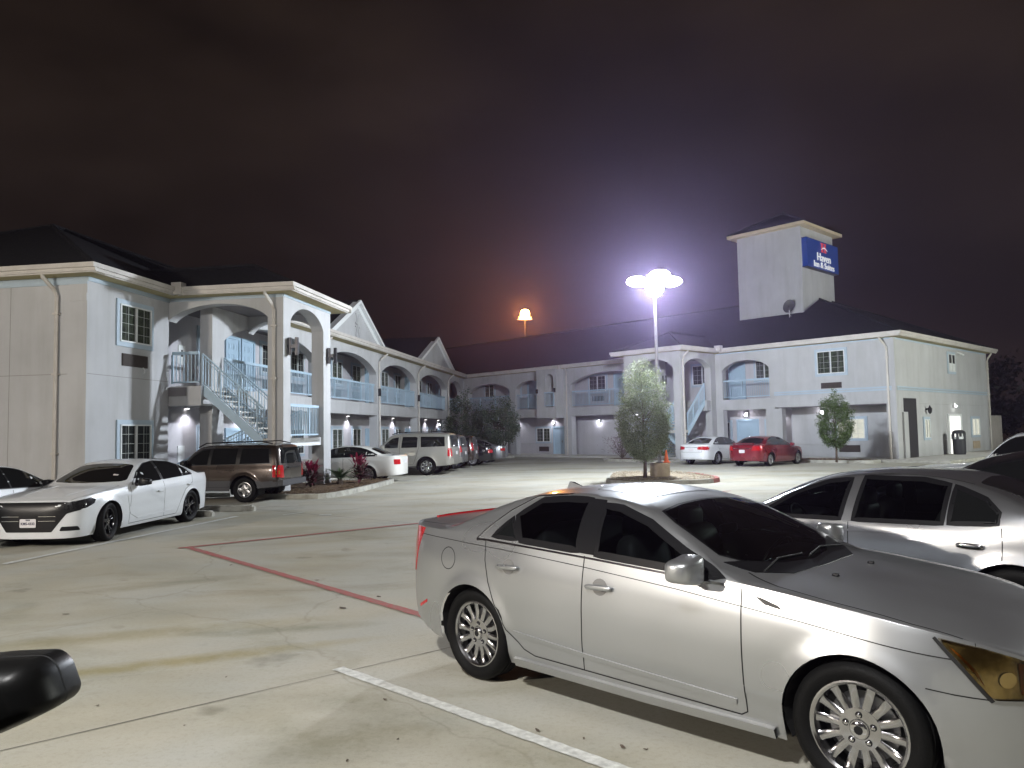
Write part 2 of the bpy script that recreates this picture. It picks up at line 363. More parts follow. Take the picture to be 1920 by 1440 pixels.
# side face with narrow arch s S1+.5 .. SW-.7
arch_wall(w,lambda a,b,z:FB(a,WP-b,z),S1+.5,SW-.62,0,th,5.42,.55,ZW)
w.box(SW-.62,SW,WP-.42,WP,.0,ZW,FB)          # far right column
# far face of the tower
arch_wall(w,lambda a,b,z:FB(SW-b,a,z),TF+.002,WP-.42,0,th,5.5,.45,ZW)
mpart(w,'wall')
# beams and landing edge of the tower side
lb=MB().use('trim_white'); lb.box(S1+.5,SW-.62,WP-.34,WP-.1,1.55,1.82,FB); mpart(lb,'landing_beam')
railing(FB,S1+.5,SW-.62,WP-.2,1.9,2.9,name='railing')
# arcade
w=MB().use('stucco')
bays=[(5.25,12.95),(13.5,20.75),(21.25,28.45),(28.95,36.55),(37.05,KB-.35)]
pil=[(4.55,5.25),(12.95,13.5),(20.75,21.25),(28.45,28.95),(36.55,37.05),(KB-.35,KB)]
for a,b in bays:
    zs=5.0; 
    arch_wall(w,lambda s,b2,z:FB(s,TF-b2,z),a,b,0,.4,zs,.82,ZW)
    w.box(a,b,TF-.32,TF,ZS0,ZR0-.02,FB)
for a,b in pil: w.box(a,b,TF-.42,TF+.004,0,ZW,FB)
mpart(w,'wall')
# rooms wall
w=MB().use('stucco_in'); w.box(S1+.01,KBi,TI-.3,TI,0,ZW,FB); mpart(w,'wall')
# balcony floor + ceilings
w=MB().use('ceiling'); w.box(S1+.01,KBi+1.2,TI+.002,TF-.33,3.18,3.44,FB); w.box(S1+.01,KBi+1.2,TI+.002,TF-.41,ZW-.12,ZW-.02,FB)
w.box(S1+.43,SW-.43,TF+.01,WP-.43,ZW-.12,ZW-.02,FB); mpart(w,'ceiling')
# landing slab where the tower meets the balcony
w=MB().use('stucco'); w.box(S1+.06,S1+1.75,.02,1.05,ZS0,ZR0-.02,FB); w.box(S1+.06,4.5,-.84,.02,ZS0+.01,ZR0-.03,FB); mpart(w,'landing')
railing(FB,S1+.12,S1+1.0,0,0,0) if False else None
railing(lambda a,b,z:FB(S1+.12+b,a,z),.06,.95,0,3.58,4.55)
for a,b in bays: railing(FB,a,b,TF-.16,3.58,4.52)
# room doors and windows on both storeys, same rhythm on each
for z0 in (0.0,ZR0-.02):
    for (k,s0,s1) in (('w',6.7,7.5),('d',8.55,9.42),('d',9.75,10.6),('w',11.3,12.6),('w',14.05,15.4),('d',16.3,17.2),
                      ('w',18.85,20.2),('w',21.75,23.0),('d',23.95,24.85),('w',26.65,28.0),('w',29.45,30.6),('d',31.85,32.75),('w',34.6,35.9),('w',37.4,38.8),('d',40.2,41.1)):
        if s1>KBi-.3: continue
        if k=='w': window(FB,s0,s1,z0+1.03,z0+2.2,TI,'curtain' if (int(s0*3)%3) else 'dark')
        else: door(FB,s0,s1,z0+.02,z0+2.12,TI)
        if k=='w' and z0>0 or (k=='w' and s0>20): ac_unit(FB,s0+.1,s1-.1,z0+.35,z0+.75,TI)
# end block facade B
window(FB,1.24,2.64,4.62,5.68,0,'curtain'); window(FB,1.3,2.68,1.2,2.3,0,'dark'); ac_unit(FB,1.38,2.52,3.95,4.3,0); 
w=MB().use('trim_white'); w.tube([FB(2.3,.03,3.95),FB(2.3,.09,3.88),FB(2.26,.1,3.78)],.02,6); mpart(w,'condensate_pipe')
# frieze + control joints
w=MB().use('trim_blue')
w.box(-.03,S1,0,.03,ZW-.12,ZW-.001,FB); w.box(0,WA,0.,.03,ZW-.2,ZW-.001,FA)
w.box(S1-.03,WP+.03,0,.03,ZW-.10,ZW-.001,lambda a,b,z:FB(S1-b,a,z)) if False else None
w.box(0.002,WP,0.,.025,ZW-.1,ZW-.001,lambda a,b,z:FB(S1-b,a,z)); w.box(S1,SW,0,.025,ZW-.08,ZW-.001,lambda a,b,z:FB(a,WP+b,z))
mpart(w,'frieze')
w=MB().use('stucco'); w.box(.0,.55,0,.035,.0,ZW-.2,FA); w.box(-.035,.0,-.0,-.55,.0,5.6,FB) if False else None
w.box(0,.5,.035,.06,5.55,5.75,FA); w.box(0,WA,0,.02,.85,.95,FA); mpart(w,'pilaster')
w=MB().use('cjoint')
w.box(.56,WA,.0,.003,3.62,3.635,FA); w.box(0.0,S1,.0,.003,3.62,3.635,FB); w.box(2.28,2.292,.0,.004,.96,ZW-.2,FA)
w.box(5.2,5.212,.0,.004,.96,ZW-.2,FA)
for a in (0.35,): pass
mpart(w,'control_joint')
downspout(FA,.86,.0,dirs=.15,head=.4); downspout(lambda a,b,z:FB(S1-b,a,z),WP-.27,0,dirs=-.12,head=.4)
for s in (13.2,21.0,28.7,36.8): downspout(FB,s,TF,head=.35,dirs=.5)
for s,tt in ((3.9,WP),(SW-.3,WP)):     # letter emblems on the columns
    e=MB().use('emblem'); z=4.62
    for o in (.07,.30): e.box(s-.05,s+.05,tt+o-.045,tt+o+.045,z-.27,z+.27,FB)
    e.box(s-.04,s+.04,tt+.0,tt+.3,z-.05,z+.05,FB); mpart(e,'emblem')
for s in (21.0,28.7):
    e=MB().use('dark'); e.box(s-.06,s+.06,TF,TF+.14,3.9,4.3,FB); mpart(e,'wall_lamp')
w=MB().use('trim_white'); w.box(5.45,5.85,TI,TI+.02,4.35,5.0,FB); o=mpart(w,'notice_board')
w=MB().use('dark'); w.box(5.6,5.7,TI+.02,TI+.025,4.62,4.85,FB); w.build('notice_print',o)
w=MB().use('trim_white'); w.box(5.45,5.85,TI,TI+.02,1.0,1.62,FB); mpart(w,'notice_board')
for s in (24.4,32.2,40.3): 
    if s<KBi: wall_light(FB,s+.6,TI,2.55,on=True)

# stairs (local: a along outward t, b along s)
def stairs(F,a0,a1,b0,b1,b2,zt,zm,land,a2=0.):
    """upper flight a0(zt)->a1(zm) in b0..b1, landing a1..land, lower flight a1(zm)->a0-?(0) in b1..b2"""
    w=MB().use('rail')
    def flight(x0,z0,x1,z1,y0,y1):
        n=10; s=MB().use('kerb')
        for i in range(n):
            u0=i/n;u1=(i+1)/n; xa=x0+(x1-x0)*u0; xb=x0+(x1-x0)*u1; z=z0+(z1-z0)*u1
            w.use('walk'); w.box(xa,xb,y0+.06,y1-.06,z-.0,z+.05,F)
        w.use('rail')
        for y in (y0,y1-.05):
            p=[F(x0,y,z0-.28),F(x1,y,z1-.28),F(x1,y+.05,z1-.28),F(x0,y+.05,z0-.28),F(x0,y,z0+.06),F(x1,y,z1+.06),F(x1,y+.05,z1+.06),F(x0,y+.05,z0+.06)]
            w.hexa(p)
    flight(a0,zt,a1,zm,b0,b1); flight(a1,zm,a2,0.0,b1+.05,b2)
    w.use('walk'); w.box(a1,land,b0,b2,zm-.12,zm+.04,F)
    st=mpart(w,'stair')
    def srail(x0,z0,x1,z1,y):
        r=MB().use('rail')
        for dz,rr in ((.98,.028),(.86,.014),(.12,.016)): r.tube([F(x0,y,z0+dz),F(x1,y,z1+dz)],rr,6)
        n=int(abs(x1-x0)/.10)
        for i in range(n+1):
            u=i/n; x=x0+(x1-x0)*u; z=z0+(z1-z0)*u; q=.022 if i%6==0 else .01
            r.box(x-q,x+q,y-q,y+q,z+(.0 if i%6==0 else .12),z+.98,F)
        r.build('stair_railing',st)
    for y in (b0+.025,b1-.025): srail(a0,zt,a1,zm,y)
    for y in (b1+.09,b2-.025): srail(a2,0.0,a1,zm,y)
    return st
stairs(lambda a,b,z:FB(S1+b,a,z),1.0,3.0,.2,1.55,3.0,3.5,1.78,WP-.1,-.75)
# gables over the arcade
def gable(F,s0,s1,t,zb,zp,back,star=False):
    m=(s0+s1)/2
    g=MB().use('stucco'); g.add([F(s0,t,zb),F(s1,t,zb),F(m,t,zp),F(s0,t-.12,zb),F(s1,t-.12,zb),F(m,t-.12,zp)],[(0,1,2),(3,5,4),(0,3,4,1),(1,4,5,2),(2,5,3,0)])
    o=mpart(g,'gable')
    g=MB().use('trim_white')
    for sx in (s0,s1):
        dx=(sx-m); L=math.hypot(dx,zp-zb); nx,nz=(zp-zb)/L*(1 if dx>0 else -1),abs(dx)/L
        for (lo,hi,tt0,tt1) in ((-.22,.0,t+.001,t+.05),(0.0,.14,t-.10,t+.22)):
            a=(sx+nx*lo,zb+nz*lo-.0); b=(m+nx*lo,zp+nz*lo); c=(m+nx*hi,zp+nz*hi); d=(sx+nx*hi,zb+nz*hi)
            if lo<0: b=(m,zp+.0-.22/nz); 
            else: c=(m,zp+.14/nz); b=(m,zp)
            g.hexa([F(a[0],tt0,a[1]),F(b[0],tt0,b[1]),F(b[0],tt1,b[1]),F(a[0],tt1,a[1]),F(d[0],tt0,d[1]),F(c[0],tt0,c[1]),F(c[0],tt1,c[1]),F(d[0],tt1,d[1])])
    g.build('rake_trim',o)
    if star:
        g=MB().use('stucco'); z=zb+(zp-zb)*.42
        for an in (R(68),R(112),R(20),R(160)):
            dx,dz=math.cos(an),math.sin(an); L=.62 if an in (R(68),R(112)) else .3
            p=[(m-dx*L-dz*.04,z-dz*L+dx*.04),(m-dx*L+dz*.04,z-dz*L-dx*.04),(m+dx*L+dz*.04,z+dz*L-dx*.04),(m+dx*L-dz*.04,z+dz*L+dx*.04)]
            tt=t+.02+.01*an
            g.hexa([F(x,t,zz) for x,zz in p]+[F(x,tt+.03,zz) for x,zz in p])
        g.build('relief',o)
    # little roof running back into the main roof
    g=MB().use('shingle')
    g.hexa([F(s0,t+.1,zb+.02),F(m,t+.1,zp+.03),F(m,t-back,zp+.03),F(s0,t-back,zb+.02),F(s0,t+.1,zb+.12),F(m,t+.1,zp+.16),F(m,t-back,zp+.16),F(s0,t-back,zb+.12)])
    g.hexa([F(m,t+.1,zp+.03),F(s1,t+.1,zb+.02),F(s1,t-back,zb+.02),F(m,t-back,zp+.03),F(m,t+.1,zp+.16),F(s1,t+.1,zb+.12),F(s1,t-back,zb+.12),F(m,t-back,zp+.16)])
    mpart(g,'roof')
gable(FB,13.9,21.2,TF+.1,ZG+.02,8.3,5,True); gable(FB,28.6,37.8,TF+.1,ZG+.02,8.35,5)

# roofs
def hip(F,s0,s1,t0,t1,z0,pitch=PITCH,hips=(1,1),along='s',name='roof',thick=.0):
    """hip roof over rectangle (eave outline incl. overhang); ridge along s or t"""
    mb=MB().use('shingle')
    if along=='s':
        h=(t1-t0)/2; tm=(t0+t1)/2; zr=z0+h*pitch; ra=s0+(h if hips[0] else 0); rb=s1-(h if hips[1] else 0)
        A,B,C_,D=F(s0,t0,z0),F(s1,t0,z0),F(s1,t1,z0),F(s0,t1,z0); r0,r1=F(ra,tm,zr),F(rb,tm,zr)
        mb.add([A,B,C_,D,r0,r1],[(0,1,5,4),(2,3,4,5),(3,0,4),(1,2,5)])
    else:
        h=(s1-s0)/2; sm=(s0+s1)/2; zr=z0+h*pitch; ra=t0+(h if hips[0] else 0); rb=t1-(h if hips[1] else 0)
        A,B,C_,D=F(s0,t0,z0),F(s1,t0,z0),F(s1,t1,z0),F(s0,t1,z0); r0,r1=F(sm,ra,zr),F(sm,rb,zr)
        mb.add([A,B,C_,D,r0,r1],[(0,1,4),(1,2,5,4),(2,3,5),(3,0,4,5)])
    ro=mpart(mb,name,recalc=True)
    cap=MB().use('shingle')
    pts=[A,B,C_,D]
    for p,q in ((A,r0),(D,r0),(B,r1),(C_,r1)) if along=='s' else ((A,r0),(B,r0),(D,r1),(C_,r1)):
        cap.tube([Vector(p)+Vector((0,0,.03)),Vector(q)+Vector((0,0,.03))],.07,5)
    cap.tube([Vector(r0)+Vector((0,0,.03)),Vector(r1)+Vector((0,0,.03))],.09,5)
    cap.build('ridge_cap',ro)
    return ro
OV=.48
hip(FB,-OV,LB+9,-WA-OV,OV,ZG,hips=(1,0))
hip(FB,SW-.2,LB+9,-WA-OV-TF,TF+OV,ZG,pitch=PITCH*6.98/7.88,hips=(0,0))
hip(FB,S1-OV,SW+OV,-8,WP+OV,ZG,hips=(0,1),along='t')
s=MB().use('soffit')
s.box(-OV+.02,S1-OV,0,OV-.02,ZW,ZW+.03,FB); s.box(-OV+.02,OV*0,-WA,0,ZW,ZW+.03,FB) if False else None
s.box(-OV,WA,0,OV-.02,ZW+.002,ZW+.03,FA)
s.box(S1-OV+.02,SW+OV-.02,WP,WP+OV-.02,ZW,ZW+.03,FB); s.box(S1-OV+.02,S1,-.0,WP,ZW+.001,ZW+.031,FB); s.box(SW,SW+OV-.02,TF,WP,ZW+.001,ZW+.031,FB)
s.box(SW+OV,KB-.2,TF,TF+OV-.02,ZW,ZW+.03,FB); mpart(s,'soffit')
def gut(mb,F,s0,s1,t):  # gutter: fascia + ogee box
    mb.box(s0,s1,t-.03,t,ZW-.0,ZG-.03,F)
    mb.box(s0,s1,t,t+.05,ZG-.19,ZG-.1,F); mb.box(s0,s1,t,t+.11,ZG-.1,ZG+.02,F)
g=MB().use('gutter')
gut(g,FB,-OV,S1-OV,OV); gut(g,FA,-OV-.11,WA,OV)
gut(g,lambda a,b,z:FB(S1-b,a,z),OV+.11,WP+OV+.11,OV); gut(g,lambda a,b,z:FB(a,WP+b,z),S1-OV,SW+OV,OV)
gut(g,lambda a,b,z:FB(SW+b,a,z),TF+OV+.11,WP+OV+.11,OV); gut(g,FB,SW+OV+.11,KB-.25,TF+OV)
g.box(S1-OV-.14,S1-OV+.14,OV-.02,OV+.30,ZG-.2,ZG+.16,FB)
mpart(g,'gutter')
for k in range(0):
    v=MB().use('dark'); v.lathe([(.05,0),(.05,.35),(.08,.36),(.0,.42)],8,c=FB(2.0+2.2*k,-4.5-.6*k,ZG+2.2+.2*k)); mpart(v,'roof_vent')

# ================= RIGHT WING ====================================================
CW=10.0; CX=13.9; CP=3.6     # stair tower of the right wing
DL=15.0
w=MB().use('stucco')
# corner block: upper storey full, lower recess s .42..5.98
w.box(0,6.35,-DL,0,ZS0+.06,ZW,FC)
w.box(0,.45,-1.65,0,0,ZS0+.06,FC); w.box(5.95,6.9,-.42,0,0,ZS0,FC)
w.box(0.005,6.2,-DL+.005,-1.66,0,ZS0+.055,FC)      # ground floor behind recess
mpart(w,'wall')
w=MB().use('stucco')
w.box(6.35,6.62,-.42,0,ZS0,ZW,FC)
def bayC(a,b,zs,rise,t=0):
    arch_wall(w,lambda s,b2,z:FC(s,t-b2,z),a,b,0,.4,zs,rise,ZW); w.box(a,b,t-.32,t,ZS0,ZR0-.02,FC)
bayC(6.62,9.55,5.15,.55); w.box(9.55,CW+.0,-.42,0.0,0,ZW,FC)
bayC(14.6,21.4,5.05,.72); w.box(21.4,22.1,-.42,.004,0,ZW,FC); w.box(CX-.1,14.6,-.42,.0,0,ZW,FC)
bayC(24.0,26.95,5.0,.6); w.box(26.95,27.6,-.42,.004,0,ZW,FC)
bayC(27.6,KC-.6,4.95,.65); w.box(KC-.6,KC-.0,-.42,.003,0,ZW,FC)
mpart(w,'wall')
# boxed bay with the little arched opening
w=MB().use('stucco'); T5=.75
w.box(22.1,22.35,-.1,T5,ZS0-.1,ZW,FC); w.box(23.15,24.0,-.1,T5,ZS0-.1,ZW,FC)
arch_wall(w,lambda s,b2,z:FC(s,T5-b2,z),22.35,23.15,0,.3,5.55,.32,ZW,12); w.box(22.35,23.15,-.1,T5,ZS0-.1,3.55,FC)
mpart(w,'wall')
w=MB().use('shade_dark'); w.box(22.35,23.15,-.12,-.1,3.55,5.9,FC); mpart(w,'shade_panel')  # dark sheet drawn for the shade behind the arched opening
railing(FC,22.3,23.2,T5+.05,3.62,4.6)
# room wall and ceilings
w=MB().use('stucco_in'); w.box(6.21,KCi,-1.95,-1.65,0,ZW-.01,FC); mpart(w,'wall')
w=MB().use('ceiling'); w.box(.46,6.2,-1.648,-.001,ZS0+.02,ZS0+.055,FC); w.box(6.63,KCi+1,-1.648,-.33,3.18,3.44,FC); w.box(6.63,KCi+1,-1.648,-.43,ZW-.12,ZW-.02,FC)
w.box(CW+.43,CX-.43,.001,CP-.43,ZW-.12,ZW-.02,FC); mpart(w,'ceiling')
for a,b in ((6.62,9.55),(14.6,21.4),(24.0,26.95),(27.6,KC-.6)): railing(FC,a,b,-.16,3.6,4.62)
# stair tower of the right wing
w=MB().use('stucco')
w.box(CW,CW+.45,CP-.42,CP,0,ZW,FC)            # near column (right)
w.box(CX-.45,CX,CP-.42,CP,0,ZW,FC)
arch_wall(w,lambda a,b,z:FC(a,CP-b,z),CW+.45,CX-.45,0,.42,5.25,.62,ZW)
arch_wall(w,lambda a,b,z:FC(CW+b,a,z),.5,CP-.42,0,.42,5.35,.5,ZW); w.box(CW,CW+.42,0.001,.5,0,ZW,FC)
arch_wall(w,lambda a,b,z:FC(CX-b,a,z),.5,CP-.42,0,.42,5.35,.5,ZW); w.box(CX-.42,CX,0.001,.5,0,ZW,FC)
mpart(w,'wall')
w=MB().use('stucco'); w.box(CW+.05,CX-.05,.0,.95,ZS0,ZR0-.02,FC); mpart(w,'landing')
stairs(lambda a,b,z:FC(CW+b,a,z),.95,2.75,.15,1.6,3.1,3.5,1.75,CP-.45)
# openings of the right wing
window(FC,2.4,3.85,4.6,5.78,0,'curtain'); ac_unit(FC,2.62,3.7,3.83,4.13,0)
window(FC,2.2,3.65,1.15,2.22,-1.65,'lit'); ac_unit(FC,2.5,3.6,.4,.78,-1.65)
w=MB().use('stucco'); w.box(.46,6.2,-1.65,-1.62,.82,.90,FC); w.box(14.7,KCi,-1.65,-1.62,.85,.93,FC); mpart(w,'dado')
door(FC,8.35,9.55,.05,2.25,-1.65,panels=False); window(FC,10.1,10.75,1.0,2.2,-1.65,'dark'); window(FC,7.25,7.75,1.0,2.2,-1.65,'dark')
door(FC,9.1,10.0,3.52,5.6,-1.65); window(FC,7.2,8.3,4.6,5.72,-1.65,'curtain'); window(FC,11.2,12.6,4.55,5.75,-1.65,'dark')
for z0 in (0.05,3.5):
    if z0>1: 
        window(FC,19.6,21.1,z0+1.05,z0+2.15,-1.65,'dark'); door(FC,17.9,18.8,z0,z0+2.1,-1.65); window(FC,15.4,16.8,z0+1.05,z0+2.15,-1.65,'dark'); ac_unit(FC,19.8,20.9,z0+.4,z0+.75,-1.65)
        door(FC,24.4,25.3,z0,z0+2.1,-1.65,m='ac'); door(FC,26.4,27.2,z0,z0+2.1,-1.65); window(FC,28.1,29.3,z0+1.05,z0+2.15,-1.65,'dark'); window(FC,31.1,32.2,z0+1.05,z0+2.15,-1.65,'curtain')
    else:
        window(FC,25.0,26.4,z0+1.0,z0+2.05,-1.65,'curtain'); door(FC,23.7,24.6,z0,z0+2.05,-1.65,panels=False); ac_unit(FC,25.2,26.2,z0+.25,z0+.62,-1.65); window(FC,31.2,32.6,z0+1.0,z0+2.05,-1.65,'curtain')
# low blank enclosure in the corridor, electrical box
w=MB().use('stucco_in'); w.box(15.0,21.9,-1.64,-1.2,.05,ZS0-.3,FC); mpart(w,'storage_enclosure')
w=MB().use('trim_white'); w.box(29.5,30.7,-1.5,-.9,.05,1.15,FC); mpart(w,'utility_cabinet')
for s,z,on in ((19.9,2.5,True),(9.0,2.62,True),(7.0,2.4,False),(24.6,2.5,True)): wall_light(FC,s,-1.2 if s==19.9 else -1.65,z,on=on)
# band and friezes
w=MB().use('trim_blue')
for z in (3.58,3.70): w.box(.16,6.35,0,.045,z,z+.085,FC); w.box(.16,DL-.2,0,.045,z,z+.085,FD)
w.box(.16,DL-.2,0,.025,ZW-.1,ZW-.001,FD); w.box(.16,9.9,0,.025,ZW-.08,ZW-.001,FC)
mpart(w,'string_course')
w=MB().use('stucco'); w.box(-.03,.15,-.15,.03,.0,ZW,FC); w.box(DL-.2,DL,0,.035,0,ZW,FD); w.box(DL-.2,DL,.035,.1,3.45,3.95,FD); mpart(w,'pilaster')
downspout(FC,.32,.0,dirs=0.2,head=.38); downspout(FC,21.75,.004,dirs=-.2,head=.38); downspout(FD,DL-.1,.035,dirs=-.0,head=.3)
downspout(lambda a,b,z:FC(CW-b,a,z),CP-.2,0,dirs=-.1,head=.35)
w=MB().use('stucco'); w.box(DL-.0,DL+.05,-6,0,0,ZW,FD) if False else None
for s,t in ((11.0,CP),(13.0,CP)):
    e=MB().use('emblem'); z=4.62
    for o in (-.1,.1): e.box(s+o-.03,s+o+.03,t+.02,t+.08,z-.25,z+.25,FC)
    e.box(s-.1,s+.1,t+.03,t+.07,z-.04,z+.04,FC); mpart(e,'emblem')
for s in (22.2,23.9):
    e=MB().use('dark'); e.box(s-.05,s+.05,T5,T5+.14,4.55,4.85,FC); mpart(e,'wall_lamp')
# right end facade D
window(FD,7.9,9.0,4.8,5.8,0,'dark',rows=2,muntins=False)
w=MB().use('trim_white'); mpart(w.box(7.95,8.95,.05,.055,4.85,5.28,FD) or w,'window_shade')
window(FD,3.65,4.4,1.12,2.13,0,'lit',muntins=False); window(FD,11.5,12.9,1.12,2.15,0,'lit',muntins=False)
ac_unit(FD,11.6,12.9,.3,.76,0,m='concrete_base'); 
d=MB().use('trim_white'); d.box(7.25,7.45,0,.08,.1,2.42,FD); d.box(9.4,9.6,0,.08,.1,2.42,FD); d.box(7.45,9.4,0,.08,2.3,2.42,FD); do=mpart(d,'door')
M['doorlit']=mat('lit_doorway',(.8,.8,.78),.6,emit=(1,.98,.93),estr=.95)
d=MB().use('doorlit'); d.box(7.45,9.4,.01,.03,.1,2.3,FD); d.build('door_leaf',do)
d=MB().use('steel'); d.box(7.7,7.75,.03,.1,.95,1.25,FD); d.build('handle',do)
w=MB().use('shade_dark'); w.box(.95,2.7,0,.012,.1,3.2,FD); mpart(w,'shade_panel')  # flat dark sheet on the wall stands for a shaded opening
w=MB().use('stucco'); w.box(.7,1.25,.012,.10,0,2.5,FD); w.box(.7,.95,0.0,.10,0.,3.2,FD) if False else None; mpart(w,'pilaster')
e=MB().use('dark'); e.lathe([(.0,-.28),(.09,-.2),(.13,.02),(.06,.1),(.02,.2),(0,.22)],8,c=FD(4.05,.2,2.66)); e.box(4.0,4.1,0,.12,2.6,2.72,FD); mpart(e,'wall_lamp')
wall_light(FD,8.4,0,2.9,on=True)
e=MB().use('trim_white'); e.tube([FD(9.6,.0,5.95),FD(9.6,.15,5.9),FD(9.75,.3,5.8)],.05,6); mpart(e,'camera_bracket')
# roofs
hip(FC,-OV,KC+14,-DL-OV,OV,ZG,hips=(1,0))
hip(FC,CW-OV,CX+OV,-6,CP+OV,ZG,hips=(0,1),along='t')
s=MB().use('soffit')
s.box(-OV+.02,CW-OV,0,OV-.02,ZW,ZW+.03,FC); s.box(0,DL,0,OV-.02,ZW+.001,ZW+.031,FD)
s.box(CW-OV+.02,CX+OV-.02,CP,CP+OV-.02,ZW,ZW+.03,FC); s.box(CW-OV+.02,CW,0,CP,ZW+.001,ZW+.031,FC); s.box(CX,CX+OV-.02,0,CP,ZW+.001,ZW+.031,FC); s.box(CX+OV,KC,0,OV-.02,ZW,ZW+.03,FC)
mpart(s,'soffit')
g=MB().use('gutter')
gut(g,FC,-OV,CW-OV-.1,OV); gut(g,FC,CX+OV+.1,KC-.3,OV); gut(g,lambda a,b,z:FC(a,CP+b,z),CW-OV,CX+OV,OV)
gut(g,lambda a,b,z:FC(CW-b,a,z),OV,CP+OV+.11,OV); gut(g,lambda a,b,z:FC(CX+b,a,z),OV,CP+OV+.11,OV); gut(g,FD,-OV-.11,DL+OV,OV)
g.box(CW-OV-.35,CW-OV+.02,OV-.02,OV+.3,ZG-.15,ZG+.18,FC); g.box(21.9,22.25,OV-.02,OV+.2,ZG-.25,ZG+.0,FC)
mpart(g,'gutter')
# sign tower
T0=6.6; TA=-4.4
w=MB().use('stucco'); w.box(T0,T0+4.2,TA-4.4,TA,7.8,13.9,FC)
w.box(T0-.03,T0+.12,TA-.12,TA+.03,8.2,13.9,FC)
mpart(w,'tower')
hip(FC,T0-.42,T0+4.62,TA-4.82,TA+.42,14.08,pitch=.55)
w=MB().use('cream'); w.box(T0-.45,T0+4.65,TA-4.85,TA+.45,13.88,14.07,FC); w.use('soffit'); mpart(w,'tower_cornice')

# ---- sign on the tower (its own thing)
FS=Frame([v/KS for v in FC(T0,TA,0)[:2]],(-tC[0],-tC[1]),(-sC[0],-sC[1]))     # s to the right along D direction
so=FS(2.2,.05,12.8); sign=empty('motel_sign',so); tag(sign,'blue sign box with white lettering under a red letter mark on the roof tower','sign')
FSl=lambda s,t,z:(FS(s,t,z)[0]-so[0],FS(s,t,z)[1]-so[1],z-so[2])
w=MB().use('signblue'); w.box(.08,4.32,.03,.36,11.9,13.72,FSl); w.build('sign_box',sign)
w=MB().use('dark'); w.box(.05,4.35,.02,.34,11.87,11.9,FSl); w.box(.05,4.35,.02,.34,13.72,13.75,FSl); w.build('sign_frame',sign)
def sign_text(body,size,sc,zc,m,name,sx=1.,bold=.012):
    vs,fs=text_geo(body,size,.02,bold); w=MB().use(m); w.add([FSl(sc+x*sx,.385+z,zc+y) for x,y,z in vs],fs)
    # small slab serifs along the baseline give the roman look
    w.build(name,sign)
sign_text('Haven',.74,2.25,12.66,'signwhite','lettering',1.0,.0); sign_text('Inn & Suites',.56,2.25,12.16,'signwhite','lettering',1.05,.0)
w=MB().use('signred'); XL=2.25
for o in (-.2,.2): w.box(XL+o-.08,XL+o+.08,.365,.41,13.05,13.62,FSl); w.box(XL+o-.14,XL+o+.14,.366,.412,13.58,13.63,FSl); w.box(XL+o-.14,XL+o+.14,.366,.412,13.04,13.09,FSl)
w.box(XL-.12,XL+.12,.367,.408,13.28,13.37,FSl); w.build('logo_letter',sign)
w=MB().use('signwhite'); P=[(XL-.42+i*.084,13.17+.16*math.sin(PI*i/10)) for i in range(11)]
for i in range(10):
    a,b=P[i],P[i+1]; hw=.01+.03*math.sin(PI*(i+.5)/10)
    w.hexa([FSl(a[0],.415,a[1]-hw),FSl(b[0],.415,b[1]-hw),FSl(b[0],.415,b[1]+hw),FSl(a[0],.415,a[1]+hw),FSl(a[0],.43,a[1]-hw),FSl(b[0],.43,b[1]-hw),FSl(b[0],.43,b[1]+hw),FSl(a[0],.43,a[1]+hw)])
w.build('logo_swoosh',sign)
# satellite dish
dz=ZG+PITCH*(4.1+OV)
dl=FC(T0+.55,-3.75,ZG+PITCH*(3.75+OV)-.05); dish=empty('satellite_dish',dl); tag(dish,'grey oval satellite dish on the roof in front of the tower','satellite dish')
w=MB().use('steel'); w.tube([(0,0,0),(0,0,.55)],.035,8); w.tube([(0,0,.3),(.25,.2,-.02)],.02,6); w.build('mast',dish)
w=MB().use('emblem'); prof=[(r,.18*r*r) for r in (0,.12,.24,.34,.42)]+[(.43,.165*.2+.01),(.3,.0),(0,-.02)]
w.lathe(prof,20); d=w.build('reflector',dish,smooth=True,angle=40); d.location=(0,0,.75); d.rotation_euler=(R(65),0,R(200))
w=MB().use('dark'); w.tube([(0,0,.5),(-.2,-.45,.62),(-.22,-.5,.72)],.018,6); w.build('feed_arm',dish)
# ================= GROUND AND SETTING ============================================
w=MB().use('ground'); w.add([(-300,-200,0),(300,-200,0),(300,500,0),(-300,500,0)],[(0,1,2,3)]); g=w.build('ground',recalc=False); tag(g,kind='structure')
def strip(mb,a,b,wd,z,jag=0,n=1):
    a=Vector((*a,0));b=Vector((*b,0)); d=(b-a).normalized(); p=Vector((-d.y,d.x,0))*wd/2
    vs=[];fs=[]
    for i in range(n+1):
        c=a+(b-a)*i/n; j1=random.uniform(-jag,jag); j2=random.uniform(-jag,jag)
        vs+=[c+p*(1+j1)+Vector((0,0,z)),c-p*(1+j2)+Vector((0,0,z))]
    for i in range(n): fs.append((2*i,2*i+1,2*i+3,2*i+2))
    mb.add(vs,fs)
j=MB().use('joint')
strip(j,(-12.6,-2.75),(9.4,15.0),.009,.004,.5,80); strip(j,(-9.06,22.15),(3.0,12.13),.014,.0042,.5,80)
strip(j,(-2.75,4.35),(-2.0,3.7),.012,.0041,.5,20); strip(j,(-1.0,25.2),(13,36.5),.014,.0042,.4,60); strip(j,(-4.2,29.5),(9.6,18),.014,.0044,.4,60)
strip(j,(-2.0,40),(9,48.9),.014,.0042,.4,60); strip(j,(9.6,18.0),(19,10.2),.014,.0043,.4,60)
tag(j.build('expansion_joints',recalc=False),kind='structure')
p=MB().use('whitepaint')
strip(p,(-1.46,6.38),(1.6,3.42),.105,.0085,.12,60)
strip(p,(-7.9,12.0),(-6.62,18.5),.13,.0085,.12,60)
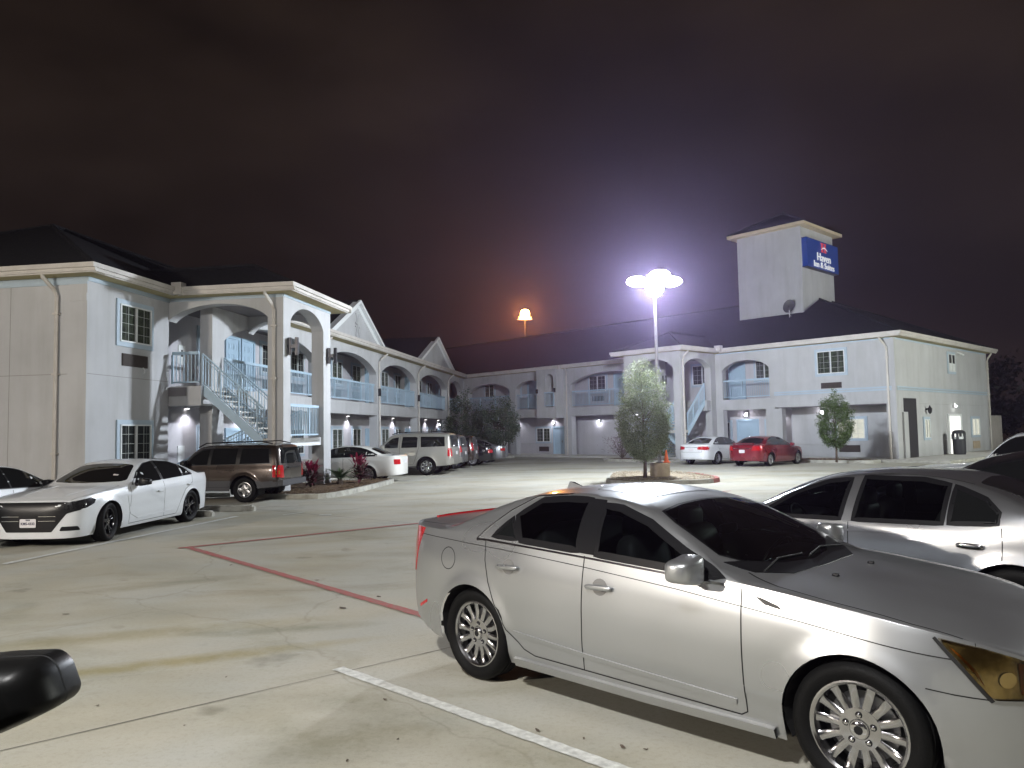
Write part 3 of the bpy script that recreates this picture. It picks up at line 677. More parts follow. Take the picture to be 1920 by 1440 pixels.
strip(p,(-6.9,20.95),(-5.9,21.15),.10,.0085,.12,10); strip(p,(-5.55,18.6),(-5.2,19.2),.05,.0086,.3,6)
strip(p,(-4.6,31.4),(-2.6,31.1),.10,.0085,.12,20); strip(p,(-3.2,33.3),(-1.6,33.05),.10,.0085,.12,20)
for k in range(1,5): strip(p,(-1.46+2.75*k*.707*1.0+3.0*0,6.38+2.75*k*.707),(1.6+2.75*k*.707,3.42+2.75*k*.707),.105,.0085,.1,40)
for sx in range(6):
    a=FC(7.2+2.75*sx-9.6,5.6,0); b=FC(7.2+2.75*sx-9.6,9.6,0)
p.box(-4.62,-4.34,18.28,18.36,.0086,.0092); p.box(-4.64,-4.36,18.44,18.52,.0086,.0092)
tag(p.build('white_markings',recalc=False),kind='structure')
p=MB().use('redpaint')
strip(p,(-5.78,13.36),(-.6,17.5),.125,.0087,.10,60); strip(p,(-5.70,13.50),(-.85,8.0),.12,.0089,.12,60); strip(p,(-.6,17.5),(6.5,23.2),.075,.0087,.15,60)
tag(p.build('red_markings',recalc=False),kind='structure')
def bez(pts,n=6):  # round a closed polygon by corner cutting
    for _ in range(2):
        q=[]
        for i in range(len(pts)):
            a,b=pts[i],pts[(i+1)%len(pts)]
            q+=[(a[0]*.8+b[0]*.2,a[1]*.8+b[1]*.2),(a[0]*.2+b[0]*.8,a[1]*.2+b[1]*.8)]
        pts=q
    return pts
def inset(pts,d):
    n=len(pts);o=[]; ar=sum(pts[i][0]*pts[(i+1)%n][1]-pts[(i+1)%n][0]*pts[i][1] for i in range(n)); sg=1 if ar>0 else -1
    for i in range(n):
        a=Vector(pts[i-1]);b=Vector(pts[i]);c=Vector(pts[(i+1)%n]); d1=(b-a).normalized();d2=(c-b).normalized(); m=(d1+d2)
        m=m.normalized() if m.length>1e-4 else d1; nrm=Vector((-m.y,m.x))*sg; o.append(tuple(b+nrm*d))
    return o
def bed(poly,fill,kname,fname,h=.15,kw=.16,rounded=True,redpart=None):
    if rounded: poly=bez(poly)
    inn=inset(poly,kw); n=len(poly); k=MB().use('kerb')
    o2=inset(poly,.02)
    for i in range(n):
        j_=(i+1)%n
        cx=(poly[i][0]+poly[j_][0])/2; cy=(poly[i][1]+poly[j_][1])/2
        k.use('redpaint' if (redpart and redpart(cx,cy)) else 'kerb')
        a,b,c,d=poly[i],poly[j_],inn[j_],inn[i]; a2,b2=o2[i],o2[j_]
        k.add([(*a,-.02),(*b,-.02),(*b2,h),(*a2,h),(*c,h),(*d,h),(*c,-.02),(*d,-.02)],[(0,1,2,3),(3,2,4,5),(5,4,6,7)])
    ko=k.build(kname); tag(ko,kind='structure')
    f=MB().use(fill); me=inn
    # gently mounded fill, fan rings
    c=Vector((sum(x for x,y in me)/n,sum(y for x,y in me)/n)); rings=6; vs=[]
    for r in range(rings):
        t=r/rings
        for x,y in me:
            q=Vector((x,y))*(1-t)+c*t; vs.append((q.x,q.y,h-.03+.07*math.sin(t*PI/2)+random.uniform(-.012,.012)))
    vs.append((c.x,c.y,h+.04)); fs=[]
    for r in range(rings-1):
        for i in range(n): fs.append((r*n+i,r*n+(i+1)%n,(r+1)*n+(i+1)%n,(r+1)*n+i))
    for i in range(n): fs.append(((rings-1)*n+i,(rings-1)*n+(i+1)%n,len(vs)-1))
    f.add(vs,fs); fo=f.build(fname,smooth=True); tag(fo,kind='stuff')
    return inn
def inside(p,poly):
    c=False;n=len(poly)
    for i in range(n):
        a,b=poly[i],poly[i-1]
        if (a[1]>p[1])!=(b[1]>p[1]) and p[0]<(b[0]-a[0])*(p[1]-a[1])/(b[1]-a[1])+a[0]: c=not c
    return c
def scatter(poly,n,m,name,size,h,flat=.35):
    xs=[p[0] for p in poly]; ys=[p[1] for p in poly]; w=MB().use(m); k=0
    while k<n:
        x,y=random.uniform(min(xs),max(xs)),random.uniform(min(ys),max(ys))
        if not inside((x,y),poly): continue
        k+=1; r=size*random.uniform(.5,1.5); a=random.uniform(0,PI); e=random.uniform(.3,1); z=h+random.uniform(0,.03)
        ca,sa=math.cos(a),math.sin(a); P=[(r,0,0),(0,r*e,0),(-r,0,0),(0,-r*e,0),(0,0,r*flat),(0,0,-r*flat)]
        w.add([(x+px*ca-py*sa,y+px*sa+py*ca,z+pz+random.uniform(-.2,.2)*r*flat) for px,py,pz in P],[(0,1,4),(1,2,4),(2,3,4),(3,0,4),(1,0,5),(2,1,5),(3,2,5),(0,3,5)])
    tag(w.build(name,recalc=False),kind='stuff')
# island with tree and lamp
isl=[(3.15,27.1),(4.1,32.9),(7.1,31.6),(7.45,27.4),(6.6,26.2),(3.9,26.0)]
inn=bed(isl,'gravel','island_kerb','gravel',redpart=lambda x,y:x>6.95); scatter(inn,2600,'pebble','gravel_stones',.028,.15)
# bed round the left stair tower
q=[tuple(FB(s,t,0)[:2]) for s,t in ((S1+.2,3.0),(S1+.6,5.9),(6.2,6.35),(9.4,5.9),(11.2,5.6),(10.9,4.4),(8.4,2.4),(S1+.6,2.2))]
q=[(-8.6,23.9),(-6.95,23.2),(-5.65,22.95),(-5.15,24.6),(-4.55,30.2),(-5.0,30.7),(-7.4,29.6),(-9.0,27.3)]
inn=bed(q,'mulch','bed_kerb','mulch'); scatter(inn,2600,'chips','mulch_chips',.035,.155,.2)
# bed and walk in front of the right wing
q=[FC(s,t,0)[:2] for s,t in ((.0,1.35),(.3,3.1),(6.0,2.9),(6.3,1.4))]
# walk along the facades
w=MB().use('walk'); w.box(-2.6,10.5,0,1.34,-.01,.12,FC); w.box(-2.6,DL+9,.0,2.6,-.01,.121,lambda a,b,z:FD(a-0.0,b,z)) if False else None
w.box(-2.6,-.0,-DL-6,0,-.01,.12,FC); w.box(10.5,KC,-1.64,1.34,-.01,.119,FC); w.box(S1+.1,KB+.3,TI,TF+1.1,-.01,.119,FB)
w.box(6.2,10.5,-1.64,-.001,-.01,.118,FC); w.box(.46,5.94,-1.61,-.001,-.01,.118,FC)
tag(w.build('walk'),kind='structure')
w=MB().use('kerb'); w.box(-2.75,-2.6,-DL-6,1.49,-.01,.125,FC); w.box(-2.6,10.5,1.34,1.49,-.01,.125,FC); tag(w.build('walk_kerb'),kind='structure')
inn=bed(q,'mulch','planting_kerb','planting_mulch'); scatter(inn,900,'chips','planting_chips',.04,.155,.2)
q=[FC(s,t,0)[:2] for s,t in ((9.6,3.9),(9.6,5.6),(12.5,5.6),(14.6,5.2),(14.6,3.7))]
inn=bed(q,'mulch','shrub_bed_kerb','shrub_bed_mulch'); 
q=[FC(s,t,0)[:2] for s,t in ((24.2,2.2),(24.0,4.5),(30.8,4.6),(31.6,2.3))]
inn=bed(q,'mulch','tree_bed_kerb','tree_bed_mulch')
w=MB().use('bluepaint'); w.box(-3.9,-1.3,-16,-12.6,.121,.124,FC); w.box(-6.2,-2.76,-15,-8.5,.004,.008,FC); tag(w.build('blue_marking'),kind='structure')
# small dark litter near the camera
w=MB().use('bark')
for (x,y,s) in ((-.95,5.62,.016),(.12,5.0,.02),(-1.9,8.55,.05),(-1.6,9.1,.03),(.62,4.72,.022),(.75,4.68,.012),(.4,4.86,.012),(-2.3,6.2,.012),(-4.9,8.5,.03),(-3.0,5.6,.014),(-2.2,5.2,.01),(-.75,4.9,.012),(-1.2,10.9,.03),(-2.6,10.2,.03),(-1.0,4.6,.012),(-4.2,11.5,.03),(-.2,12.3,.05)):
    a=random.uniform(0,PI); n=7; vs=[(x+s*(1.4*math.cos(2*PI*k/n)*math.cos(a)-.6*math.sin(2*PI*k/n)*math.sin(a)),y+s*(1.4*math.cos(2*PI*k/n)*math.sin(a)+.6*math.sin(2*PI*k/n)*math.cos(a)),.006+random.uniform(0,.008)) for k in range(n)]
    w.add(vs,[tuple(range(n))])
tag(w.build('leaf_litter',recalc=False),kind='stuff')

# ================= THINGS =======================================================
def leaves(mb,pts,size,narrow=.45):
    for p,nrm in pts:
        L=size*random.uniform(.6,1.4); d=Vector((random.gauss(0,1),random.gauss(0,1),random.gauss(0,.7)))+nrm*.6; d.normalize()
        s=d.cross(Vector((random.gauss(0,1),random.gauss(0,1),random.gauss(0,1)))).normalized()*L*narrow
        p=Vector(p); mb.add([p-d*L*.5,p+s*.5,p+d*L*.5,p-s*.5],[(0,1,2,3)])
def crown_pts(n,shape,clumps,spread,core=.2):
    """shape(u in unit sphere dir)->radius vector; points gather in clumps near the surface"""
    cs=[]
    for _ in range(clumps):
        v=Vector((random.gauss(0,1),random.gauss(0,1),random.gauss(0,1))).normalized(); r=random.uniform(.55,1.0)**.5
        cs.append((v,r*random.uniform(.86,1.05)))
    out=[]
    for _ in range(n):
        v,r=random.choice(cs)
        p=shape(v)*r+Vector((random.gauss(0,1),random.gauss(0,1),random.gauss(0,1)))*spread
        out.append((p,v))
    return out
def tree(loc,label,egg,base,trunk_r,nleaf,lsize,clumps,spread,leafm,group=None,stems=1,trunkh=None,name='tree',cat='tree'):
    """egg: (rx, height bottom, height top)"""
    t=empty(name,loc); tag(t,label,cat,group)
    rx,z0,z1=egg; zc=z0+(z1-z0)*.40
    def shape(v):
        z=v.z; h=(z1-zc) if z>0 else (zc-z0); w_=rx*(1.08 if z<0 else (1.08-.05*z*z))
        return Vector((v.x*w_,v.y*w_,zc+z*h))
    b=MB().use('bark')
    for s in range(stems):
        ox=(s-(stems-1)/2)*.16; top=Vector((ox*2.5+random.uniform(-.1,.1),random.uniform(-.1,.1),zc))
        pts=[Vector((ox,0,-.02)),Vector((ox*1.2+.02,.01,z0*.6)),Vector((ox*1.8-.02,.02,z0+.2)),top]
        b.tube(pts,[trunk_r*1.25,trunk_r,trunk_r*.85,trunk_r*.4],8)
        for k in range(9):
            v=Vector((random.gauss(0,1),random.gauss(0,1),random.uniform(-.3,1.2))).normalized(); e=shape(v)*1.0; e=Vector((e.x*.8,e.y*.8,e.z*.95+zc*.03)); st=pts[2].lerp(top,random.random())
            b.tube([st,st.lerp(e,.5)+Vector((0,0,.05)),e],[trunk_r*.4,trunk_r*.25,trunk_r*.08],5)
    b.build('trunk',t,smooth=True)
    c=MB().use(leafm)
    P=crown_pts(nleaf,shape,clumps,spread); leaves(c,P,lsize); c.build('crown',t,recalc=False)
    return t
random.seed(11)
tree((4.66,27.45,.12),'round clipped young tree growing in the gravel island before the lamp post',(.88,.95,4.2),0,.06,52000,.050,1500,.07,'leaf')
tree((15.7,37.55,.12),'small egg shaped tree on the mulch bed before the right wing',(.78,1.0,3.5),0,.05,24000,.06,600,.07,'leaf_dark')
a=FC(28.9,3.3,.12); tree(a,'dark loose tree at the inner corner of the courtyard, behind the parked cars',(1.45,.9,4.9),0,.06,9000,.13,150,.17,'leaf_far',group='trees at the inner corner')
a=FC(24.9,3.4,.12); tree(a,'many stemmed dark tree in the bed below the boxed bay with an arched opening',(1.2,1.3,4.3),0,.05,8500,.13,140,.17,'leaf_far',group='trees at the inner corner',stems=4)
a=FC(26.9,3.0,.12); tree(a,'dark tree standing between two others at the inner corner',(1.15,1.2,3.9),0,.05,7500,.13,120,.17,'leaf_far',group='trees at the inner corner',stems=2)
# distant trees, behind the motel
tree(FB(36,-20,0),'tall black tree rising behind the roof between two gables',(4.6,3,13.2),0,.3,7000,.5,90,.6,'leaf_black',group='black trees far behind the motel')
for i,(x,y,h,rx,lab) in enumerate(((62,80,15,6,'black tree at the right edge beyond the motel end wall, tallest'),(50,84,9.5,6,'black tree beyond the far corner of the motel end wall'),(57,72,8,5,'low black tree behind the tan fence past the motel end'))):
    tree((x,y,0),lab,(rx,1.5,h),0,.3,5000,.6,90,.7,'leaf_black',group='black trees far behind the motel')
# twiggy flowering shrub at the tower foot
a=FC(13.4,4.6,.14); t=empty('flowering_shrub',a); tag(t,'twiggy pale flowering shrub at the foot of the right stair tower','shrub')
b=MB().use('bark')
for k in range(26):
    v=Vector((random.gauss(0,.5),random.gauss(0,.5),1)).normalized(); b.tube([(0,0,0),v*.6,v*1.15+Vector((0,0,.1))],[.015,.01,.004],4)
b.build('branches',t); c=MB().use('pinkleaf'); P=[(Vector((random.gauss(0,.42),random.gauss(0,.42),random.uniform(.35,1.35))),Vector((0,0,1))) for _ in range(1500)]; leaves(c,P,.075,.6); c.build('foliage',t,recalc=False)
a=FC(10.9,4.6,.14); t=empty('small_shrub',a); tag(t,'low dark shrub behind the traffic cone beside the tower column','shrub')
b=MB().use('bark'); b.tube([(0,0,0),(0,0,.5)],.03,5); b.build('stem',t); c=MB().use('leaf_dark'); P=[(Vector((random.gauss(0,.33),random.gauss(0,.33),random.uniform(.2,1.2))),Vector((0,0,1))) for _ in range(1600)]; leaves(c,P,.1,.5); c.build('foliage',t,recalc=False)
def blade(mb,base,az,L,wd,up,droop,n=5):
    d=Vector((math.cos(az),math.sin(az),0)); s=Vector((-math.sin(az),math.cos(az),0)); vs=[]
    for i in range(n+1):
        u=i/n; p=Vector(base)+d*L*u*math.cos(up)*(1+.1*u)+Vector((0,0,L*(u*math.sin(up)-droop*u*u))); ww=wd*math.sin(PI*min(.98,u*.9+.08))*.5
        vs+=[p+s*ww+Vector((0,0,.15*ww)),p,p-s*ww+Vector((0,0,.15*ww))]
    fs=[]
    for i in range(n):
        a=3*i; fs+=[(a,a+1,a+4,a+3),(a+1,a+2,a+5,a+4)]
    mb.add(vs,fs)
def ti_plant(loc,label,h,n):
    t=empty('ti_plant',loc); tag(t,label,'plant','red leaved plants in the left bed')
    s=MB().use('bark')
    for k in range(5): s.tube([(0,0,0),(random.uniform(-.2,.2),random.uniform(-.2,.2),h*.65)],.018,5)
    s.build('stems',t)
    lo=MB().use('redleaf_low'); hi=MB().use('redleaf')
    for k in range(n):
        z=random.uniform(.12,h*.72); m=lo if z<h*.5 else hi
        blade(m,(random.gauss(0,.09),random.gauss(0,.09),z),random.uniform(0,2*PI),random.uniform(.32,.5),.085,random.uniform(.5,1.45) if m is hi else random.uniform(.1,.9),random.uniform(.1,.5))
    lo.build('lower_leaves',t,recalc=False,smooth=True); hi.build('upper_leaves',t,recalc=False,smooth=True)
ti_plant((-6.75,25.7,.14),'crimson leaved plant against the stair tower column, behind the brown SUV',.98,130)
ti_plant((-5.55,27.75,.14),'crimson leaved plant in front of the white sedan tail lamp',1.15,150)
t=empty('small_palm',(-6.05,26.9,.14)); tag(t,'small green sago palm between the crimson plants','palm'); s=MB().use('bark'); s.lathe([(0,0),(.1,0),(.12,.12),(.07,.24),(0,.26)],8); s.build('trunk',t)
f=MB().use('palmleaf')
for k in range(26):
    az=k*2.4; up=random.uniform(.25,1.2); L=.72; d=Vector((math.cos(az),math.sin(az),0)); sd=Vector((-math.sin(az),math.cos(az),0)); pr=None
    for i in range(14):
        u=i/13; p=Vector((0,0,.22))+d*L*u*math.cos(up*(1-.35*u))+Vector((0,0,L*(u*math.sin(up)-.35*u*u)))
        if pr is not None:
            for sg in (-1,1):
                l=.13*math.sin(PI*min(.95,u*.85+.12)); f.add([pr,p,p+sd*sg*l+d*.05+Vector((0,0,.02))],[(0,1,2)])
        pr=p
f.build('fronds',t,recalc=False)

# lamp posts
def lamp_post(loc,label,on='lamp_on',h=7.35,rz=0,heads=4,base=True,group='tall car park lamps'):
    t=empty('street_lamp',loc,rz); tag(t,label,'street lamp',group)
    if base:
        b=MB().use('concrete_base'); b.lathe([(0,-.03),(.36,-.03),(.36,.5),(.33,.54),(0,.54)],24); b.build('base',t)
    p=MB().use('steel'); p.box(-.13,.13,-.13,.13,.54,.57); p.tube([(0,0,.5),(0,0,h)],.075,10,.05); p.build('pole',t)
    for k in range(heads):
        a=2*PI*k/heads+R(6); h0=h; h=h+(.10 if k%2 else 0.); ca,sa=math.cos(a),math.sin(a); F=lambda x,y,z:(x*ca-y*sa,x*sa+y*ca,z)
        hd=MB().use('steel'); hd.box(.0,.45,-.03,.03,h-.14,h-.08,F)
        # rounded shoebox housing, tilted a little outward
        n=12; ring=[]
        for (hz,sc) in ((h-.20,.86),(h-.16,1),(h-.04,1.0),(h+.03,.86),(h+.05,.5)):
            ring.append([F(.66+.24*sc*math.copysign(abs(math.cos(2*PI*i/n))**.6,math.cos(2*PI*i/n)),.20*sc*math.copysign(abs(math.sin(2*PI*i/n))**.6,math.sin(2*PI*i/n)),hz) for i in range(n)])
        vs=[v for g_ in ring for v in g_]; fs=[(j*n+i,j*n+(i+1)%n,(j+1)*n+(i+1)%n,(j+1)*n+i) for j in range(4) for i in range(n)]+[tuple(range(4*n,5*n))]
        hd.add(vs,fs); ho=hd.build('lamp_head',t)
        l=MB().use(on); l.lathe([(0,-.17),(.17,-.16),(.30,-.10),(.38,-.01),(.35,.06),(.26,.13),(.12,.17),(0,.18)],20,c=F(.66,0,h-.14)); l.build('lens',ho,smooth=True); h=h0  # globe swollen past the housing so its shape draws the glare
    return t
LP=(5.33,28.15,.12)
lamp=lamp_post(LP,'tall steel lamp post with blazing white heads on a concrete drum in the gravel island')
def add_light(kind,loc,energy,col,size=.2,rot=None,**k):
    d=bpy.data.lights.new('lamp_light',kind); d.energy=energy; d.color=col
    if kind=='POINT' or kind=='SPOT': d.shadow_soft_size=size
    for a_,b_ in k.items(): setattr(d,a_,b_)
    o=bpy.data.objects.new('lamp_light',d); COL.objects.link(o); o.location=loc
    if rot: o.rotation_euler=rot
    return o
# traffic cone on the drum
cn=empty('traffic_cone',(LP[0]+.22,LP[1]-.12,LP[2]+.55)); tag(cn,'orange traffic cone standing on the concrete drum of the lamp post','cone')
w=MB().use('orange'); w.lathe([(0,.0),(.0,.44),(.025,.44),(.09,.03),(.09,.025)][1:],16); w.build('cone_body',cn,smooth=True,angle=40); w=MB().use('orange'); w.box(-.12,.12,-.12,.12,0,.03); w.build('foot',cn)
# wheel stops
def wheel_stop(loc,rz,label,L=1.85):
    w=MB().use('kerb'); prof=[(-.10,0),(.10,0),(.075,.12),(.05,.14),(-.05,.14),(-.075,.12)]
    n=len(prof); vs=[];secs=[(-L/2,.75),(-L/2+.06,1),(L/2-.06,1),(L/2,.75)]
    for x,s in secs: vs+=[(x,y*s,z*(s if z>0 else 1)) for y,z in prof]
    fs=[tuple(range(n)),tuple(range(3*n,4*n))]+[(j*n+i,j*n+(i+1)%n,(j+1)*n+(i+1)%n,(j+1)*n+i) for j in range(3) for i in range(n)]
    w.add(vs,fs); o=w.build('parking_stop'); o.location=loc; o.rotation_euler=(0,0,rz); tag(o,label,'parking stop','concrete parking stops')
wheel_stop((-7.55,19.95,0),R(-8),'concrete parking stop on the ground beside the brown SUV, its end in the light'); wheel_stop((-8.15,18.75,0),R(-8),'concrete parking stop tucked behind the white sports sedan')
# litter bin by the door
bl=FD(6.6,.75,.12); bn=empty('litter_bin',bl); tag(bn,'dark domed litter bin standing left of the lit doorway','bin')
w=MB().use('plastic'); w.lathe([(0,0),(.30,0),(.33,.1),(.34,.85),(.31,.87)],20); w.build('bin_body',bn,smooth=True,angle=30)
w=MB().use('plastic'); w.lathe([(.34,1.18),(.35,1.22),(.30,1.32),(.18,1.38),(0,1.39)],20)
for k in range(4): a=PI/4+k*PI/2; w.box(math.cos(a)*.29-.05,math.cos(a)*.29+.05,math.sin(a)*.29-.05,math.sin(a)*.29+.05,.86,1.2)
w.build('lid',bn,smooth=True,angle=30); w=MB().use('trim_white'); w.lathe([(.0,.86),(.24,.86),(.26,1.0),(.22,.99),(0,.98)],16); w.build('liner',bn)
# tan fence beyond the end
w=MB().use('gutter'); fl=FD(DL+1.0,-.9,0)
for i in range(14): w.box(DL+.6+i*.42,DL+1.0+i*.42,-1.0,-.93,.05,2.35+.01*(i%2),FD)
w.box(DL+.6,DL+6.5,-1.05,-1.0,2.0,2.1,FD); fo=w.build('fence',origin=fl); tag(fo,'tall tan board fence beyond the motel end wall','fence')
# far orange highway lamp
t=empty('highway_lamp',(1.7,92,0)); tag(t,'distant tall highway mast with glowing orange lamps above the roof ridge','street lamp')
w=MB().use('dark'); w.tube([(0,0,0),(0,0,15.4)],.12,8,.07); w.build('pole',t)
w=MB().use('lamp_orange')
for x,z in ((-.75,0),(-.25,.25),(.3,.35),(.75,-.05)): w.lathe([(0,-.17),(.13,-.11),(.18,0),(.13,.11),(0,.17)],10,c=(x*.8,0,15.55+z))
w.build('lamps',t); w=MB().use('steel'); w.box(-.9,.9,-.05,.05,15.3,15.4); w.build('crossarm',t)
# ================= VEHICLES =====================================================
def paint(name,col,metal=0.,rough=.35,coat=1.,flake=.0,dirt=.0):
    m=bpy.data.materials.new(name); m.use_nodes=True; nt=m.node_tree; N=nt.nodes; L=nt.links
    b=N['Principled BSDF']; b.inputs['Base Color'].default_value=(*col,1); b.inputs['Metallic'].default_value=metal; b.inputs['Roughness'].default_value=rough
    b.inputs['Coat Weight'].default_value=coat; b.inputs['Coat Roughness'].default_value=.05
    tc=N.new('ShaderNodeTexCoord')
    n=N.new('ShaderNodeTexNoise'); n.inputs['Scale'].default_value=1.6; n.inputs['Detail'].default_value=1.5; n.inputs['Roughness'].default_value=.4; L.new(tc.outputs['Object'],n.inputs['Vector'])
    r=N.new('ShaderNodeMapRange'); r.inputs['From Min'].default_value=.3; r.inputs['From Max'].default_value=.7; r.inputs['To Min'].default_value=rough*.85; r.inputs['To Max'].default_value=rough*1.2; L.new(n.outputs['Fac'],r.inputs['Value']); L.new(r.outputs[0],b.inputs['Roughness'])
    if flake:
        v=N.new('ShaderNodeTexNoise'); v.inputs['Scale'].default_value=900; L.new(tc.outputs['Object'],v.inputs['Vector'])
        bp=N.new('ShaderNodeBump'); bp.inputs['Strength'].default_value=flake; bp.inputs['Distance'].default_value=.001; L.new(v.outputs['Fac'],bp.inputs['Height']); L.new(bp.outputs[0],b.inputs['Normal'])
    # road film low on the body
    sx=N.new('ShaderNodeSeparateXYZ'); L.new(tc.outputs['Object'],sx.inputs[0])
    mr=N.new('ShaderNodeMapRange'); mr.inputs['From Min'].default_value=.15; mr.inputs['From Max'].default_value=.55; mr.inputs['To Min'].default_value=.32+dirt; mr.inputs['To Max'].default_value=0.; L.new(sx.outputs['Z'],mr.inputs['Value'])
    n2=N.new('ShaderNodeTexNoise'); n2.inputs['Scale'].default_value=2.2; n2.inputs['Detail'].default_value=3; L.new(tc.outputs['Object'],n2.inputs['Vector'])
    mu=N.new('ShaderNodeMath'); mu.operation='MULTIPLY'; L.new(mr.outputs[0],mu.inputs[0]); L.new(n2.outputs['Fac'],mu.inputs[1])
    mx=N.new('ShaderNodeMix'); mx.data_type='RGBA'; mx.inputs['A'].default_value=(*col,1); mx.inputs['B'].default_value=(.16,.145,.12,1); L.new(mu.outputs[0],mx.inputs['Factor']); L.new(mx.outputs['Result'],b.inputs['Base Color'])
    # inside of the shell is dark lining
    g=N.new('ShaderNodeNewGeometry'); d=N.new('ShaderNodeBsdfDiffuse'); d.inputs[0].default_value=(.03,.03,.03,1); ms=N.new('ShaderNodeMixShader')
    L.new(g.outputs['Backfacing'],ms.inputs[0]); L.new(b.outputs[0],ms.inputs[1]); L.new(d.outputs[0],ms.inputs[2]); L.new(ms.outputs[0],N['Material Output'].inputs[0])
    return m
M['p_silver']=paint('paint_silver',(.47,.485,.50),.80,.32,.9,.0)
M['p_silver2']=paint('paint_silver_grey',(.33,.34,.36),.84,.31,.9,.0)
M['p_white']=paint('paint_white',(.66,.68,.70),0,.35,1)
M['p_pearl']=paint('paint_pearl',(.70,.69,.65),0,.35,1)
M['p_brown']=paint('paint_brown',(.036,.025,.019),.5,.28,1,dirt=.2)
M['p_cladding']=mat('grey_cladding',(.055,.055,.06),.6,bump=.2,bscale=200)
M['p_beige']=paint('paint_silver_beige',(.40,.39,.35),.6,.35,1)
M['p_grey']=paint('paint_grey',(.20,.20,.21),.7,.3,1)
M['p_black']=paint('paint_black',(.012,.012,.014),.2,.2,1)
M['p_red']=paint('paint_red',(.20,.012,.022),.4,.28,1)
M['glass']=mat('car_glass',(.008,.009,.009),.03,spec=.7)
M['glass_tr']=None
def tintglass(name,col,fac):
    m=bpy.data.materials.new(name); m.use_nodes=True; nt=m.node_tree; N=nt.nodes; L=nt.links
    for n in list(N):
        if n.type!='OUTPUT_MATERIAL': N.remove(n)
    t=N.new('ShaderNodeBsdfTransparent'); t.inputs[0].default_value=(*col,1); g=N.new('ShaderNodeBsdfGlossy'); g.inputs['Roughness'].default_value=.02
    fr=N.new('ShaderNodeFresnel'); fr.inputs['IOR'].default_value=1.5; mx=N.new('ShaderNodeMixShader'); L.new(fr.outputs[0],mx.inputs[0]); L.new(t.outputs[0],mx.inputs[1]); L.new(g.outputs[0],mx.inputs[2]); L.new(mx.outputs[0],N['Material Output'].inputs[0])
    return m
M['glass_tr']=tintglass('windshield_glass',(.62,.72,.66),0); M['glass_tint']=tintglass('tinted_glass',(.22,.24,.25),0)
M['trim']=mat('car_black_trim',(.008,.008,.009),.35,spec=.35); M['gap']=mat('panel_gap',(.012,.012,.012),.8)
M['chrome']=mat('chrome',(.75,.75,.76),.12,metal=1.); M['rimmetal']=mat('rim_metal',(.55,.55,.56),.2,metal=1.,var=.08,vscale=20)
M['rimsilver']=mat('rim_silver',(.42,.42,.43),.32,metal=.9); M['rimblack']=mat('rim_black',(.008,.008,.009),.25,coat=.3)
M['tyre']=mat('tyre_rubber',(.005,.005,.005),.6,spec=.15,bump=.3,bscale=120); M['well']=mat('wheel_well',(.008,.008,.008),.95)
M['redlens']=mat('red_lens',(.35,.008,.012),.15,coat=1,emit=(.6,.02,.02),estr=.12); M['clearlens']=mat('clear_lens',(.50,.50,.48),.12,metal=.4,coat=1,var=.5,vscale=25,col2=(.10,.10,.09))
M['amberlens']=mat('amber_lens',(.36,.13,.02),.15,coat=1,var=.3,vscale=6); M['darklens']=mat('dark_headlamp',(.03,.03,.032),.12,coat=1,var=.9,vscale=18,col2=(.005,.005,.005))
M['reflector']=mat('lamp_reflector',(.62,.60,.52),.22,metal=.85,var=.5,vscale=9,col2=(.22,.20,.15))
M['lenscover']=tintglass('lens_cover',(.92,.78,.48),0)
M['ambercover']=tintglass('amber_cover',(.85,.38,.06),0)
M['oldlens']=mat('aged_headlamp',(.34,.25,.11),.14,metal=.4,coat=1,var=.35,vscale=4,col2=(.20,.13,.045))
M['plate']=mat('licence_plate',(.62,.60,.62),.5,var=.08,vscale=9); M['plateink']=mat('plate_ink',(.02,.02,.05),.6)
M['leather']=mat('interior_leather',(.09,.09,.085),.5); M['dash']=mat('dashboard',(.02,.02,.021),.6,bump=.2)
M['recess']=mat('handle_shadow_grey',(.22,.22,.22),.4,metal=.5)  # darker grey puts the shade of the handle bowls into the colour
M['paper']=mat('permit_paper',(.6,.55,.56),.8)

def pchip(pts):
    xs=[p[0] for p in pts]; ys=[p[1] for p in pts]; n=len(xs)
    h=[xs[i+1]-xs[i] for i in range(n-1)]; d=[(ys[i+1]-ys[i])/h[i] for i in range(n-1)]; m=[0]*n
    m[0]=d[0]; m[-1]=d[-1]
    for i in range(1,n-1):
        if d[i-1]*d[i]<=0: m[i]=0
        else:
            w1=2*h[i]+h[i-1]; w2=h[i]+2*h[i-1]; m[i]=(w1+w2)/(w1/d[i-1]+w2/d[i])
    def f(x):
        if x<=xs[0]: return ys[0]
        if x>=xs[-1]: return ys[-1]
        lo=0;hi=n-1
        while hi-lo>1:
            k=(lo+hi)//2
            if xs[k]<=x: lo=k
            else: hi=k
        t=(x-xs[lo])/h[lo]; t2=t*t;t3=t2*t
        return ys[lo]*(2*t3-3*t2+1)+h[lo]*m[lo]*(t3-2*t2+t)+ys[lo+1]*(-2*t3+3*t2)+h[lo]*m[lo+1]*(t3-t2)
    return f
def roundpoly(p,r,n=4):
    out=[];N_=len(p)
    for i in range(N_):
        a,b,c=Vector(p[i-1]),Vector(p[i]),Vector(p[(i+1)%N_]); d1=(a-b);d2=(c-b); rr=min(r,d1.length*.45,d2.length*.45)
        s=b+d1.normalized()*rr; e=b+d2.normalized()*rr
        for k in range(n+1):
            t=k/n; q=s*(1-t)**2+b*2*t*(1-t)+e*t*t; out.append((q.x,q.y))
    return out
